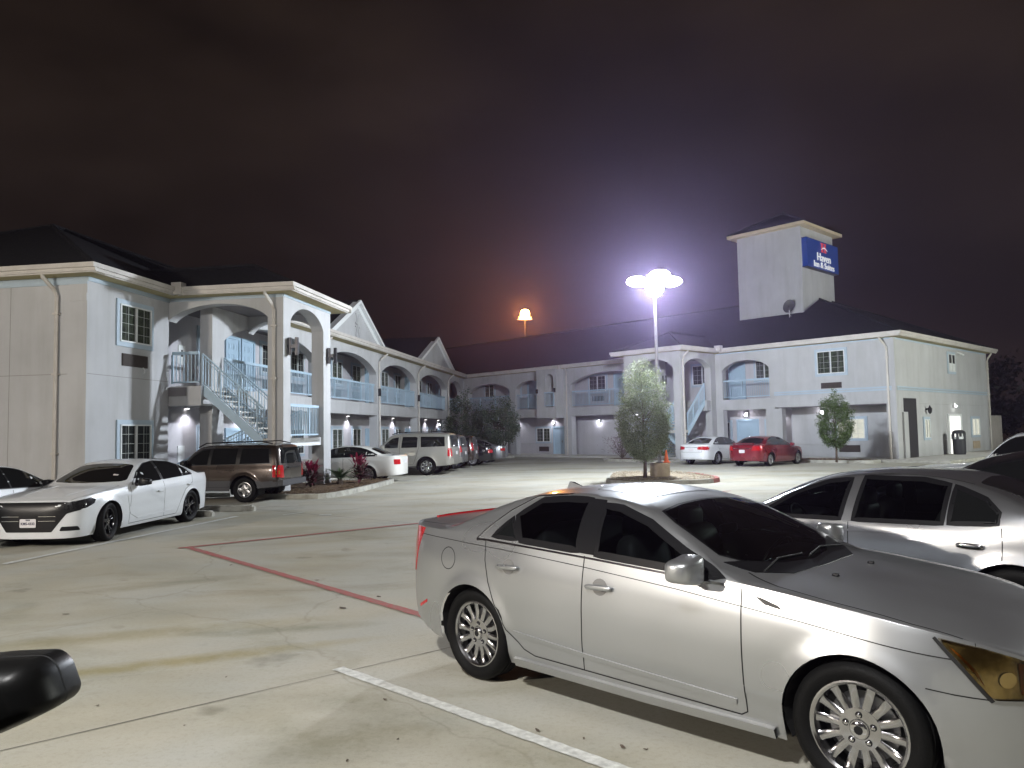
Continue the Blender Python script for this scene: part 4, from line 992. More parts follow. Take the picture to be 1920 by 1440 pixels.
def supere(mb,c,rx,ry,rz,e1=.5,e2=.5,nu=14,nv=10,rot=None):
    sg=lambda v,e:math.copysign(abs(v)**e,v); vs=[]
    for j in range(nv+1):
        ph=-PI/2+PI*j/nv
        for i in range(nu):
            th=2*PI*i/nu; p=Vector((rx*sg(math.cos(ph),e1)*sg(math.cos(th),e2),ry*sg(math.cos(ph),e1)*sg(math.sin(th),e2),rz*sg(math.sin(ph),e1)))
            if rot: p=rot@p
            vs.append(p+Vector(c))
    mb.add(vs,[(j*nu+i,j*nu+(i+1)%nu,(j+1)*nu+(i+1)%nu,(j+1)*nu+i) for j in range(nv) for i in range(nu)])

VIEWS={'side':(lambda u,v:Vector((u,0,v)),Vector((0,1,0))),'front':(lambda u,v:Vector((0,u,v)),Vector((-1,0,0))),'rear':(lambda u,v:Vector((0,u,v)),Vector((1,0,0))),'top':(lambda u,v:Vector((u,v,0)),Vector((0,0,1)))}
class Car:
    def __init__(s,name,label,cat,spec,loc,az,group=None,lod=1):
        s.p=spec; s.lod=lod
        L=spec['L']; s.L=L
        h=(math.sin(az),math.cos(az)); s.root=empty(name,loc,math.atan2(-h[1],-h[0])); tag(s.root,label,cat,group)
        s.fn={k:pchip(spec[k]) for k in ('ZT','ZB','ZR','W','SILL')}
        s.sidef=pchip(spec.get('side',[(0,.93),(.10,.962),(.28,.988),(.55,1.0),(.80,.988),(1,.95)]))
        s.make_body()
    def WR(s,x):
        zb=s.fn['ZB'](x); zr=s.fn['ZR'](x); return s.hw(x)*s.sidef(1)*(1-s.p.get('tum',.84)*max(0,zr-zb))
    def cap(s,x):
        f,nf=s.p.get('capf',(.75,2.3)); r,nr=s.p.get('capr',(.6,2.6)); c=1
        if x<f: c*=max(0,1-(1-x/f)**nf)**(1/nf)
        if s.L-x<r: c*=max(0,1-(1-(s.L-x)/r)**nr)**(1/nr)
        return c
    def hw(s,x): return s.fn['W'](x)*s.cap(x)
    def section(s,x,bot):
        p=s.p; zs=s.fn['SILL'](x); zb=s.fn['ZB'](x); zt=max(s.fn['ZT'](x),zb+.004); zr=min(max(s.fn['ZR'](x),zb+.002),zt-.001); w=s.hw(x)
        ra=p['Ra']; out=[]
        n1,n2,n3=s.n
        lean=p.get('lean',0.); lx=lambda z: -lean*max(0,z-p.get('leanz',.9))*max(0,min(1,(x-(s.L-.9))/.9))
        fl=p.get('flean',0.); lf=lambda z: fl*max(0,z-.5)*max(0,min(1,(.9-x)/.9))
        z0=max(zs,bot)
        for i in range(n1+1):
            z=max(z0,zs+(zb-zs)*i/n1); hh=(z-.2)/max(.05,zb-.2); y=w*s.sidef(max(0,min(1,hh)))
            for xc in (p['fo'],p['fo']+p['wb']):
                r=math.hypot(x-xc,z-p['r'])
                if r>ra-.01: y+=p.get('flare',.014)*math.exp(-((r-ra)/.05)**2)*min(1,w/.7)
            out.append((x+lx(z)+lf(z),y,z))
        wb_=w*s.sidef(1); wr=wb_*(1-p.get('tum',.84)*(zr-zb)); 
        for i in range(1,n2+1):
            t=i/n2; z=zb+(zr-zb)*t; y=wb_+(wr-wb_)*t + .03*math.sin(PI*t)*min(1,(zr-zb)/.3)*min(1,w/.6)
            out.append((x+lx(z)+lf(z),y,z))
        for i in range(1,n3+1):
            t=i/n3; a=1-t; z=zr+(zt-zr)*(1-a**2.6); out.append((x+lx(z)+lf(z),wr*a,z))
        return out
    def make_body(s):
        p=s.p; s.n=(22,6,10) if s.lod>0 else (10,4,6)
        f,nf=p.get('capf',(.75,2.3)); r,nr=p.get('capr',(.6,2.6)); K=14 if s.lod>0 else 8
        xs=[]
        for i in range(K): th=PI/2*i/K; xs.append((f*(1-math.cos(th)**(2/nf)),0)); xs.append((s.L-r*(1-math.cos(th)**(2/nr)),0))
        step=.07 if s.lod>0 else .14; x=f
        while x<s.L-r: xs.append((x,0)); x+=step
        xs+=[(q,0) for q in p.get('xs',[])]
        ra=p['Ra']; res=[]
        for xc in (p['fo'],p['fo']+p['wb']):
            xs=[q for q in xs if not (xc-ra-.015<q[0]<xc+ra+.015)]
            na=22 if s.lod>0 else 12
            for i in range(1,na): a=PI*i/na; xx=xc-ra*math.cos(a); xs.append((xx,p['r']+ra*math.sin(a)))
            for sg in (-1,1): xs+= [(xc+sg*(ra+.0005),0),(xc+sg*(ra-.0005),p['r'])]
        xs=sorted(set(xs)); 
        vs=[];fs=[]
        for x,b in xs:
            sec=s.section(max(0,min(s.L,x)),b); half=[(a,y,z) for a,y,z in sec]; full=half+[(a,-y,z) for a,y,z in half[:-1][::-1]]; vs+=full
        m=len(full); cx=s.L/2
        vs=[(a-cx,y,z) for a,y,z in vs]
        for i in range(len(xs)-1):
            for j in range(m-1): a=i*m+j; fs.append((a,a+m,a+m+1,a+1))
        me=bpy.data.meshes.new('body'); me.from_pydata(vs,[],fs); me.materials.append(M[p['paint']])
        me.polygons.foreach_set('use_smooth',[True]*len(fs))
        o=bpy.data.objects.new('body',me); COL.objects.link(o); o.parent=s.root; s.body=o
        bm=bmesh.new(); bm.from_mesh(me); bmesh.ops.remove_doubles(bm,verts=bm.verts,dist=.0002); bmesh.ops.dissolve_degenerate(bm,dist=.0001,edges=bm.edges); bm.normal_update()
        s.bvh=BVHTree.FromBMesh(bm)
        # outward check
        test=max(bm.faces,key=lambda q:q.calc_center_median().z)
        if test.normal.z<0: bmesh.ops.reverse_faces(bm,faces=bm.faces)
        bm.to_mesh(me); bm.free(); me.update()
        # lower cladding colour as a second material
        if p.get('clad'):
            me.materials.append(M[p['clad'][0]])
            for pl in me.polygons:
                c=pl.center
                if c.z<p['clad'][1](c.x+cx): pl.material_index=1
        # floor and wheel wells
        u=MB().use('well'); W=p['Wm']
        a,b=p['fo'],p['fo']+p['wb']; zf=p.get('floor',.24)
        for x0,x1 in ((.4,a-ra-.0),(a+ra,b-ra),(b+ra,s.L-.45)): u.box(x0-cx,x1-cx,-W*.72,W*.72,zf+.02,zf+.06)
        u.box(a-ra-cx,b+ra-cx,-W*.5,W*.5,zf,zf+.04)
        for xc in (a,b):
            n=18
            for sg in (-1,1):
                vs=[];fs=[]
                for i in range(n+1):
                    an=-.35+(PI+.7)*i/n; X,Z=xc-cx+(ra-.002)*math.cos(an),p['r']+(ra-.002)*math.sin(an); xx=X+cx; zb_=s.fn['ZB'](xx); yo=s.hw(xx)*s.sidef(max(0,min(1,(Z-.2)/max(.05,zb_-.2))))-.006; vs+=[(X,sg*yo,Z),(X,sg*W*.5,Z)]
                vs.append((xc-cx,sg*W*.55,p['r']))
                for i in range(n): fs+=[(2*i,2*i+1,2*i+3,2*i+2),(2*i+1,2*(n+1),2*i+3)]
                u.add(vs,fs)
        u.build('underbody',s.root,recalc=False)
    def hit(s,view,u,v,sg=1,dirv=None):
        if dirv is None:
            f,out=VIEWS[view]; 
            if view=='side': out=Vector((0,sg,0))
            P=f(u-(s.L/2 if view in('side','top') else 0),v)
        o=P+out*4; h=s.bvh.ray_cast(o,-out)
        if h[0] is None:
            h=s.bvh.find_nearest(P+out*(.8 if view=='side' else s.L/2 if view in('front','rear') else 1.2))
        loc,n=h[0],h[1]
        if n.dot(out)<0: n=-n
        return loc,n
    def decal(s,name,poly,view,m,off=.004,sides=(1,-1),r=.03,grid=.08,parent=None,skirt=True,rn=4,split=True):
        obs=[]
        if r: poly=roundpoly(poly,r,rn)
        allmb=[]
        for sg in (sides if view=='side' else (1,)):
            bm=bmesh.new(); vs=[bm.verts.new((a,b,0)) for a,b in poly]
            try: bm.faces.new(vs)
            except ValueError: bm.free(); continue
            us=[a for a,b in poly]; ws=[b for a,b in poly]
            for lo,hi,ax in ((min(us),max(us),0),(min(ws),max(ws),1)):
                k=lo+grid
                while k<hi-.01:
                    no=(1,0,0) if ax==0 else (0,1,0); co=(k,0,0) if ax==0 else (0,k,0)
                    bmesh.ops.bisect_plane(bm,geom=bm.verts[:]+bm.edges[:]+bm.faces[:],plane_co=co,plane_no=no,dist=1e-5); k+=grid
            bmesh.ops.triangulate(bm,faces=bm.faces)
            hits={}
            for v in bm.verts:
                vv=v.co.y
                if view=='side' and name in ('headlight','tail_light','turn_signal'): vv=min(vv,s.fn['ZB'](v.co.x)-.006)
                loc,n=s.hit(view,v.co.x,vv,sg); na=n.copy()
                for du,dv in ((.03,0),(-.03,0),(0,.03),(0,-.03)):
                    l2,n2=s.hit(view,v.co.x+du,vv+dv,sg)
                    if (l2-loc).length<.09: na+=n2
                hits[v]=(loc,na.normalized())
            bnd=[e for e in bm.edges if e.is_boundary]
            for v,(loc,n) in hits.items(): v.co=loc+n*off
            if skirt and bnd:
                nm={}
                for e in bnd:
                    for v in e.verts:
                        if v not in nm: nm[v]=bm.verts.new(hits[v][0]-hits[v][1]*.004)
                for e in bnd:
                    a,b=e.verts
                    try: bm.faces.new((a,b,nm[b],nm[a]))
                    except ValueError: pass
            bm.normal_update()
            bmesh.ops.recalc_face_normals(bm,faces=bm.faces)
            up=sum((f.normal.dot(VIEWS[view][1] if view!='side' else Vector((0,sg,0))) for f in bm.faces))
            if up<0: bmesh.ops.reverse_faces(bm,faces=bm.faces)
            me=bpy.data.meshes.new(name); bm.to_mesh(me); bm.free(); me.materials.append(M[m])
            me.polygons.foreach_set('use_smooth',[True]*len(me.polygons)); me.set_sharp_from_angle(angle=R(35))
            o=bpy.data.objects.new(name,me); COL.objects.link(o); o.parent=parent or s.root; obs.append(o)
        return obs
    def ribbon(s,name,lines,view,m,w=.006,off=.0015,sides=(1,-1),th=.0,step=.05,closed=False,parent=None):
        if name!='panel_gaps' and view=='side' and len(sides)*len(lines)>1:
            for sg in sides:
                for l_ in lines: s.ribbon(name,[l_],view,m,w,off,(sg,),th,step,closed,parent)
            return
        mb=MB().use(m)
        for sg in (sides if view=='side' else (1,)):
            for ln in lines:
                ln=[Vector(q) for q in ln]
                if closed: ln=ln+[ln[0]]
                pts=[]
                for a,b in zip(ln,ln[1:]):
                    k=max(1,int((b-a).length/step))
                    for i in range(k): pts.append(a+(b-a)*i/k)
                pts.append(ln[-1]); vs=[];H=[]
                for i,q in enumerate(pts):
                    d=(pts[min(i+1,len(pts)-1)]-pts[max(0,i-1)]); 
                    if closed and i in (0,len(pts)-1): d=(pts[1]-pts[-2])
                    d.normalize(); nn=Vector((-d.y,d.x))*w/2
                    cl_=(lambda X,Z: min(Z,s.fn['ZR'](X)-.008)) if name=='window_frame' else (lambda X,Z:Z)
                    l1,n1=s.hit(view,q.x+nn.x,cl_(q.x+nn.x,q.y+nn.y),sg); l2,n2=s.hit(view,q.x-nn.x,cl_(q.x-nn.x,q.y-nn.y),sg)
                    if th: vs+=[l1-n1*.002,l1+n1*(off+th),l2+n2*(off+th),l2-n2*.002]
                    else: vs+=[l1+n1*off,l2+n2*off]
                k=4 if th else 2; fs=[]
                A0=[Vector(q_) for q_ in vs[:2*k]]; fl_=((A0[2]-A0[1]).cross(A0[1+k]-A0[1]) if th else (A0[1]-A0[0]).cross(A0[k]-A0[0])).dot(n1)>0
                for i in range(len(pts)-1):
                    a=i*k;b=a+k
                    if th: fs+=[(a,a+1,b+1,b),(a+1,a+2,b+2,b+1),(a+2,a+3,b+3,b+2)]
                    else: fs.append((a,a+1,b+1,b))
                mb.add(vs,fs if fl_ else [f_[::-1] for f_ in fs])
        return mb.build(name,parent or s.root,recalc=False,smooth=bool(th),angle=50 if th else None)
    def at(s,x,z,sg=1,off=0.): l,n=s.hit('side',x,z,sg); return l+n*off
    def cut(s,poly,view):
        """open the shell under a (convex) glass outline"""
        me=s.body.data; bm=bmesh.new(); bm.from_mesh(me); cx=s.L/2
        ctr=Vector((sum(a for a,b in poly)/len(poly),sum(b for a,b in poly)/len(poly)))
        def inv(c,eps=0.):
            q=(c.x+cx,c.z) if view=='side' else (c.x+cx,c.y)
            for i in range(len(poly)):
                a=Vector(poly[i]);b=Vector(poly[(i+1)%len(poly)]); e=b-a; nrm=Vector((-e.y,e.x)).normalized()
                if nrm.dot(ctr-a)<0: nrm=-nrm
                if nrm.dot(Vector(q)-a)<eps: return False
            return True
        zc=s.p['cutz']
        for i in range(len(poly)):
            a=Vector(poly[i]);b=Vector(poly[(i+1)%len(poly)]); e=b-a; nrm=Vector((-e.y,e.x))
            g=[f for f in bm.faces if inv(f.calc_center_median(),-.12) and f.calc_center_median().z>zc]
            geom=list({v for f in g for v in f.verts})+list({e_ for f in g for e_ in f.edges})+g
            co=(a.x-cx,0,a.y) if view=='side' else (a.x-cx,a.y,0); no=(nrm.x,0,nrm.y) if view=='side' else (nrm.x,nrm.y,0)
            bmesh.ops.bisect_plane(bm,geom=geom,plane_co=co,plane_no=no,dist=1e-5)
        kill=[f for f in bm.faces if inv(f.calc_center_median()) and f.calc_center_median().z>zc]
        bmesh.ops.delete(bm,geom=kill,context='FACES'); bm.to_mesh(me); bm.free()
    def mirrors(s,x,z,m,size=(.075,.13,.085),out=.10,m2='trim'):
        for sg in (1,-1):
            b=s.at(x,z,sg); mb=MB().use(m); c=(b.x-.0,b.y+sg*(out+size[1]*.6),z+.05)
            rot=Matrix.Rotation(sg*R(8),3,'Z'); supere(mb,c,*size,.42,.5,20,14,rot)
            if len(size)==3:
                mb.v=[(x_+ .03*abs(y_-c[1])/size[1]*(1 if (y_-c[1])*sg>0 else 0),y_,c[2]+(z_-c[2])*(1.0-.22*(y_-c[1])*sg/size[1])+.0) for x_,y_,z_ in mb.v]
            o=mb.build('side_mirror',s.root,smooth=True); a=MB().use('trim')
            a.hexa([(b.x-.06,b.y-sg*.03,z-.03),(b.x+.04,b.y-sg*.03,z-.03),(c[0]+.04,c[1]-sg*.03,z-.005),(c[0]-.03,c[1]-sg*.03,z-.005),(b.x-.05,b.y-sg*.03,z+.03),(b.x+.03,b.y-sg*.03,z+.03),(c[0]+.03,c[1]-sg*.03,z+.02),(c[0]-.02,c[1]-sg*.03,z+.02)])
            a.build('mirror_arm',o); g=MB().use('glass'); g.box(c[0]+size[0]*.80,c[0]+size[0]*.97,c[1]-size[1]*.72,c[1]+size[1]*.72,c[2]-size[2]*.62,c[2]+size[2]*.62); g.build('mirror_glass',o)
    def handles(s,pts,m,bowl=None,L=.2,hgt=.032):
        for sg in (1,-1):
            for x,z in pts:
                mb=MB().use(m); p,n=s.hit('side',x,z,sg); tilt=Matrix.Rotation(R(s.p.get('htilt',2)),3,'Y')
                supere(mb,(p.x,p.y+sg*.022,z),L/2,.016,hgt/2,.6,.5,14,8,tilt); mb.box(p.x-L*.42,p.x-L*.33,min(p.y,p.y+sg*.02),max(p.y,p.y+sg*.02),z-.01,z+.01); mb.box(p.x+L*.33,p.x+L*.42,min(p.y,p.y+sg*.02),max(p.y,p.y+sg*.02),z-.01,z+.01)
                o=mb.build('door_handle',s.root,smooth=True)
                if bowl: s.decal('handle_shade',[(x+.062*math.cos(a),z+.055*math.sin(a)) for a in [2*PI*k/16 for k in range(16)]],'side',bowl,off=.0025,sides=(sg,),r=0,parent=o,skirt=False,grid=.05)
    def wheels(s,style,m='rimsilver',rr=.225,n=5,width=.225,steer=0.,dbl=False,hub=.075,w0=.05,w1=.03):
        p=s.p; cx=s.L/2; y=p['Wm']*.985-width/2-.012; proto=None
        for (xc,isf) in ((p['fo'],1),(p['fo']+p['wb'],0)):
            for sg in (1,-1):
                if proto is None:
                    w=empty('wheel',(0,0,0),0,s.root); r=p['r']; h=width/2
                    t=MB().use('tyre'); prof=[(rr-.004,h*.72),(rr+.008,h*.86),(rr+(r-rr)*.35,h*1.02),(rr+(r-rr)*.65,h*1.03),(r-.022,h*.95),(r-.006,h*.82),(r,h*.6),(r-.007,h*.34),(r-.007,h*.30),(r,h*.26),(r,h*.04),(r-.007,h*.02),(r-.007,-h*.02),(r,-h*.04),(r,-h*.26),(r-.007,-h*.3),(r-.007,-h*.34),(r,-h*.6),(r-.006,-h*.82),(r-.03,-h),(rr,-h*.85)]
                    t.lathe(prof,40 if s.lod>0 else 24,'y'); t.build('tyre',w,smooth=True,angle=40)
                    b=MB().use(m); nn=48 if s.lod>0 else 20
                    b.lathe([(rr+.004,h*.74),(rr+.006,h*.80),(rr-.006,h*.82),(rr-.018,h*.74),(rr-.026,h*.5),(rr-.03,-h*.7)],nn,'y')
                    yf=h*.56; 
                    b.lathe([(0,yf+.012),(hub*.45,yf+.012),(hub*.5,yf+.004),(hub,yf),(hub*1.05,yf-.05),(0,yf-.06)],24,'y')
                    ang=[]
                    if dbl:
                        for k in range(n): a=2*PI*k/n; ang+=[a-dbl,a+dbl]
                    else: ang=[2*PI*k/n for k in range(n)]
                    ang=[a+R(p.get('wrot',0)) for a in ang]
                    for a in ang:
                        ca,sa=math.cos(a),math.sin(a); F=lambda u,v,q:(u*ca-v*sa,q,u*sa+v*ca)
                        secs=[(hub*.7,w0,yf+.001,.045),(hub+.35*(rr-hub),w0*.25+w1*.62,yf-.006,.035),(hub+.75*(rr-hub),w1*.85,yf-.002,.03),(rr-.012,w1*1.15,yf+.012,.03)]
                        vs=[];fs=[]
                        for (u,hwid,q,th) in secs: vs+=[F(u,-hwid,q-.006),F(u,-hwid*.6,q),F(u,hwid*.6,q),F(u,hwid,q-.006),F(u,hwid*.9,q-th),F(u,-hwid*.9,q-th)]
                        for i in range(3):
                            for j in range(6): A=i*6+j;B=i*6+(j+1)%6; fs.append((A,B,B+6,A+6))
                        fs+=[(0,1,2,3,4,5),(18,19,20,21,22,23)]; b.add(vs,fs)
                    b.use('tyre' if False else 'chrome')
                    for k in range(5):
                        a=2*PI*k/5+.3; q=hub*.68; F=(q*math.cos(a),yf+.0,q*math.sin(a)); b.lathe([(.013,-.0),(.013,.012),(.006,.018),(0,.018)],8,'y',F); b.use('trim'); b.lathe([(.018,-.001),(.018,.0035),(.0,.0035)],12,'y',F); b.use('chrome')
                    b.use('chrome'); b.lathe([(hub*.40,yf+.012),(hub*.40,yf+.018),(hub*.34,yf+.022),(0,yf+.022)],16,'y')
                    b.use('trim'); b.lathe([(hub*.22,yf+.0225),(hub*.2,yf+.0245),(0,yf+.0245)],12,'y')
                    b.build('rim',w,smooth=True,angle=35)
                    d=MB().use('steel'); d.lathe([(rr*.72,-.01),(rr*.72,.0),(0,.0)],24,'y'); d.use('dark'); d.lathe([(rr-.03,-.03),(0,-.03)],24,'y'); d.build('brake_disc',w)
                    proto=w; q=w
                else: q=copy_tree(proto,s.root)
                q.location=(xc-cx,sg*y,p['r']); q.rotation_euler=(0,0,(0 if sg>0 else PI)+ (steer if isf else 0)); 
    def plate(s,x,z,rear,text,tilt=0,y=0,size=(.30,.15),sz=.085,sub=None):
        sgn=1 if rear else -1; pe=MB().use('plate'); pl=roundpoly([(-size[0]/2,-size[1]/2),(size[0]/2,-size[1]/2),(size[0]/2,size[1]/2),(-size[0]/2,size[1]/2)],.02,3)
        X=x-s.L/2
        pe.prism(pl,0,.006,lambda a,b,c:(X+sgn*c,y+a*(-sgn) if False else y+a,z+b)); o=pe.build('licence_plate',s.root)
        for tx,sc,dz in (((text,sz,-.008),) if text else ())+(((sub,.028,.055),) if sub else ()):
            vs,fs=text_geo(tx,sc,.0006,.002); w=MB().use('plateink')
            # reads left to right from outside: seen from the rear the viewer's right is -y*... 
            k=-1 if not rear else 1
            w.add([(X+sgn*(.0075+c),y+(a if rear else -a)*1.0,z+b+dz) for a,b,c in vs],fs); w.build('plate_lettering',o)
    def interior(s,xf,xr,zb):
        cx=s.L/2; i=MB().use('leather')
        for sg in (1,-1):
            supere(i,(xf+.75-cx,sg*.36,.52),.27,.25,.10,.4,.4); supere(i,(xf+1.05-cx,sg*.36,.83),.11,.24,.34,.5,.5,rot=Matrix.Rotation(R(14),3,'Y')); supere(i,(xf+1.15-cx,sg*.36,1.2),.055,.13,.09,.5,.5)
        supere(i,(xr-cx,0,.55),.28,.62,.12,.4,.3); supere(i,(xr+.3-cx,0,.88),.12,.60,.30,.5,.3,rot=Matrix.Rotation(R(22),3,'Y'))
        i.build('seats',s.root,smooth=True)
        d=MB().use('dash'); supere(d,(xf+.12-cx,0,zb-.13),.30,.66,.14,.5,.25,20,10); supere(d,(xf+.3-cx,-.36,zb-.0),.12,.22,.07,.6,.5)
        d.box(xf-.3-cx,xr+.9-cx,-.62,.62,.30,.34); d.build('dashboard',s.root,smooth=True,angle=40)
        w=MB().use('trim'); n=28; ring=[]; c=Vector((xf+.46-cx,-.36,zb-.06)); ti=R(62)
        pts=[c+Vector((-.185*math.cos(a)*math.cos(ti),.185*math.sin(a),.185*math.cos(a)*math.sin(ti))) for a in [2*PI*k/n for k in range(n+1)]]
        w.tube(pts,.016,6,cap=False); w.tube([c+Vector((0,-.17,0)),c+Vector((0,.17,0))],.018,6); w.tube([c,c+Vector((-.2,0,-.1))],.03,8); w.build('steering_wheel',s.root,smooth=True)
        m_=MB().use('trim'); supere(m_,(xf+.62-cx,0,s.fn['ZT'](xf+.72)-.16),.02,.12,.035,.5,.5); m_.build('rear_view_mirror',s.root,smooth=True)

def place(hub,az,spec,side,rear=True):
    """centre of the car so that its wheel face on `side` stands at hub (x,y)"""
    h=Vector((math.sin(az),math.cos(az))); rt=Vector((h.y,-h.x)); W=spec['Wm']*.985
    xc=(spec['fo']+spec['wb'] if rear else spec['fo'])-spec['L']/2
    c=Vector(hub)+h*xc-rt*W*side
    return (c.x,c.y,0)

# ---- silver luxury sedan in front --------------------------------------------
def near_sedan():
    sp=dict(L=4.86,wb=2.88,fo=.86,r=.345,Ra=.385,Wm=.92,paint='p_silver',tum=.80,cutz=.9,flare=.016,
     ZT=[(0,.60),(.05,.72),(.2,.815),(.46,.892),(.74,.945),(1.0,.98),(1.35,1.022),(1.5,1.06),(1.8,1.20),(2.15,1.355),(2.45,1.43),(2.85,1.468),(3.2,1.455),(3.5,1.40),(3.85,1.28),(4.1,1.175),(4.25,1.13),(4.5,1.135),(4.72,1.15),(4.80,1.05),(4.86,.80)],
     ZB=[(0,.58),(.08,.70),(.2,.785),(.46,.872),(.74,.922),(1.0,.955),(1.4,.998),(1.6,1.01),(2.6,1.055),(3.5,1.09),(4.0,1.105),(4.5,1.12),(4.72,1.13),(4.80,1.03),(4.86,.78)],
     ZR=[(0,.0),(1.42,.99),(1.55,1.03),(1.85,1.175),(2.2,1.33),(2.5,1.40),(2.85,1.432),(3.2,1.415),(3.5,1.35),(3.8,1.235),(4.05,1.13),(4.2,1.1),(4.4,1.0)],
     W=[(0,.86),(.5,.895),(1.3,.912),(2.4,.92),(3.6,.925),(4.2,.91),(4.86,.86)],
     SILL=[(0,.22),(.5,.20),(1.3,.19),(3.3,.20),(4.2,.25),(4.5,.36),(4.86,.40)],
     side=[(0,.925),(.08,.955),(.22,.975),(.30,.992),(.55,1.0),(.78,.985),(.90,.965),(1,.945)],capf=(.80,2.2),capr=(.62,2.5),wrot=4)
    c=Car('parked_car','silver luxury sedan parked nearest the camera, dark hood, chrome multi-spoke wheels','car',sp,place((-.34,6.03),R(134.9),sp,1),R(134.9))
    fg=[(1.60,1.025),(2.54,1.068),(2.60,1.372),(2.46,1.36),(2.2,1.285),(1.90,1.145)]
    rg=[(2.70,1.078),(3.24,1.10),(3.35,1.265),(3.18,1.382),(2.95,1.402),(2.74,1.40)]
    qg=[(3.275,1.102),(3.535,1.108),(3.385,1.25)]
    ws=[(1.42,.0),(1.47,.30),(1.60,.58),(1.72,.69),(2.06,.625),(2.20,.56),(2.23,.3),(2.24,0),(2.23,-.3),(2.20,-.56),(2.06,-.625),(1.72,-.69),(1.60,-.58),(1.47,-.30)]
    bg=[(3.55,.46),(3.52,0),(3.55,-.46),(4.05,-.60),(4.14,-.3),(4.16,0),(4.14,.3),(4.05,.60)]
    for name,poly in (('side_window',fg),('side_window',rg)):
        c.cut(poly,'side'); c.decal(name,poly,'side','glass_tint',off=.002,r=.015,grid=.06)
    c.decal('quarter_window',qg,'side','glass',off=.003,r=.01)
    c.cut(ws,'top'); c.decal('windshield',ws,'top','glass_tr',off=.003,r=0,grid=.09)
    c.decal('rear_window',bg,'top','glass',off=.003,r=.03)
    c.ribbon('window_frame',[fg,rg],'side','trim',w=.045,off=.0005,closed=True,th=.004)
    c.ribbon('window_frame',[qg],'side','trim',w=.03,off=.0005,closed=True,th=.0035)
    c.decal('pillar_cover',[(2.555,1.06),(2.69,1.065),(2.735,1.41),(2.61,1.405)],'side','trim',off=.006,r=.005)
    c.ribbon('window_trim',[[(1.50,.985),(2.6,1.038),(3.60,1.078),(3.70,1.075)]],'side','chrome',w=.014,off=.002,th=.006)
    c.ribbon('window_trim',[[(3.70,1.08),(3.60,1.17),(3.44,1.30),(3.25,1.405),(2.95,1.432)]],'side','chrome',w=.008,off=.001,th=.003)
    c.ribbon('windshield_trim',[ws],'top','trim',w=.022,off=.003,closed=True)
    # cowl
    c.decal('cowl',[(1.36,-.45),(1.34,0),(1.36,.45),(1.5,.66),(1.66,.74),(1.62,.62),(1.48,.32),(1.43,0),(1.48,-.32),(1.62,-.62),(1.66,-.74),(1.5,-.66)],'top','trim',off=.004,r=.0)
    w=MB().use('gap')
    cx=sp['L']/2
    for y0,y1 in ((.62,.02),(0.0,-.6)):
        a=c.hit('top',1.46,y0)[0]; b=c.hit('top',1.52,(y0+y1)/2)[0]; d=c.hit('top',1.50,y1)[0]
        w.tube([a+Vector((0,0,.016)),b+Vector((0,0,.014)),d+Vector((0,0,.012))],.006,6)
    w.build('wipers',c.root)
    seams=[[(1.475,.985),(1.47,.80),(1.465,.53),(1.46,.30),(1.50,.275),(3.10,.300),(3.20,.33),(3.35,.45),(3.46,.62),(3.54,.77),(3.585,.93),(3.60,1.07)],[(2.63,1.05),(2.632,.6),(2.645,.29)]]
    c.ribbon('panel_gaps',seams,'side','gap',w=.008)
    c.ribbon('panel_gaps',[[(.29,.585),(.42,.605),(.53,.625)]],'side','gap',w=.006)
    c.ribbon('panel_gaps',[[(1.52,.70),(1.3,.775),(1.0,.80),(.6,.79),(.34,.72)],[(1.52,-.70),(1.3,-.775),(1.0,-.80),(.6,-.79),(.34,-.72)],[(4.2,.66),(4.6,.68)],[(4.2,-.66),(4.6,-.68)],[(4.19,-.66),(4.24,0),(4.19,.66)]],'top','gap',w=.012)
    c.ribbon('crease_line',[[(.42,.765),(1.12,.85),(1.9,.925),(2.63,.977),(3.4,1.02),(4.16,1.05),(4.40,1.06)]],'side','gap',w=.005,off=.003)
    c.ribbon('body_molding',[[(1.52,.345),(2.60,.395),(3.28,.44)]],'side','p_silver',w=.030,off=0,th=.008,step=.16)
    c.ribbon('sill_molding',[[(1.30,.225),(2.2,.222),(3.30,.232)]],'side','chrome' if False else 'p_silver',w=.055,off=.004,th=.022)
    s_=[(4.02+.085*math.cos(a),.90+.085*math.sin(a)) for a in [2*PI*k/22 for k in range(22)]]
    c.ribbon('fuel_door',[s_],'side','gap',w=.006,closed=True,sides=(1,))
    c.decal('fender_vent',[(1.44,.965),(1.34,.89),(1.16,.872),(1.22,.93),(1.38,.965)],'side','rimmetal',off=.010,r=.01)
    c.decal('fender_vent_mesh',[(1.385,.945),(1.33,.91),(1.22,.894),(1.255,.918),(1.36,.947)],'side','trim',off=.0135,r=.005)
    c.decal('marker_lamp',[(4.30,.54),(4.30,.515),(4.42,.455),(4.42,.48)],'side','redlens',off=.004,r=.005)
    c.decal('tail_light',[(4.375,1.11),(4.47,.93),(4.52,.74),(4.56,.74),(4.66,1.0),(4.66,1.11)],'side','redlens',off=.006,r=.01)
    c.decal('spoiler_lamp',[(4.68,-.45),(4.68,.45),(4.705,.45),(4.705,-.45)],'top','redlens',off=.012,r=.0)
    c.decal('headlight',[(.49,.864),(.38,.72),(.29,.585),(.17,.575),(.09,.63),(.10,.69),(.20,.772),(.32,.822)],'side','reflector',off=.004,r=.02,grid=.05)
    c.decal('headlight',[(.48,.858),(.375,.72),(.287,.59),(.17,.58),(.09,.63),(.10,.69),(.20,.768),(.32,.818)],'side','lenscover',off=.024,r=.02,grid=.05)
    c.decal('turn_signal',[(.20,.755),(.19,.60),(.15,.59),(.10,.64),(.11,.69)],'side','amberlens',off=.010,r=.015,grid=.04)
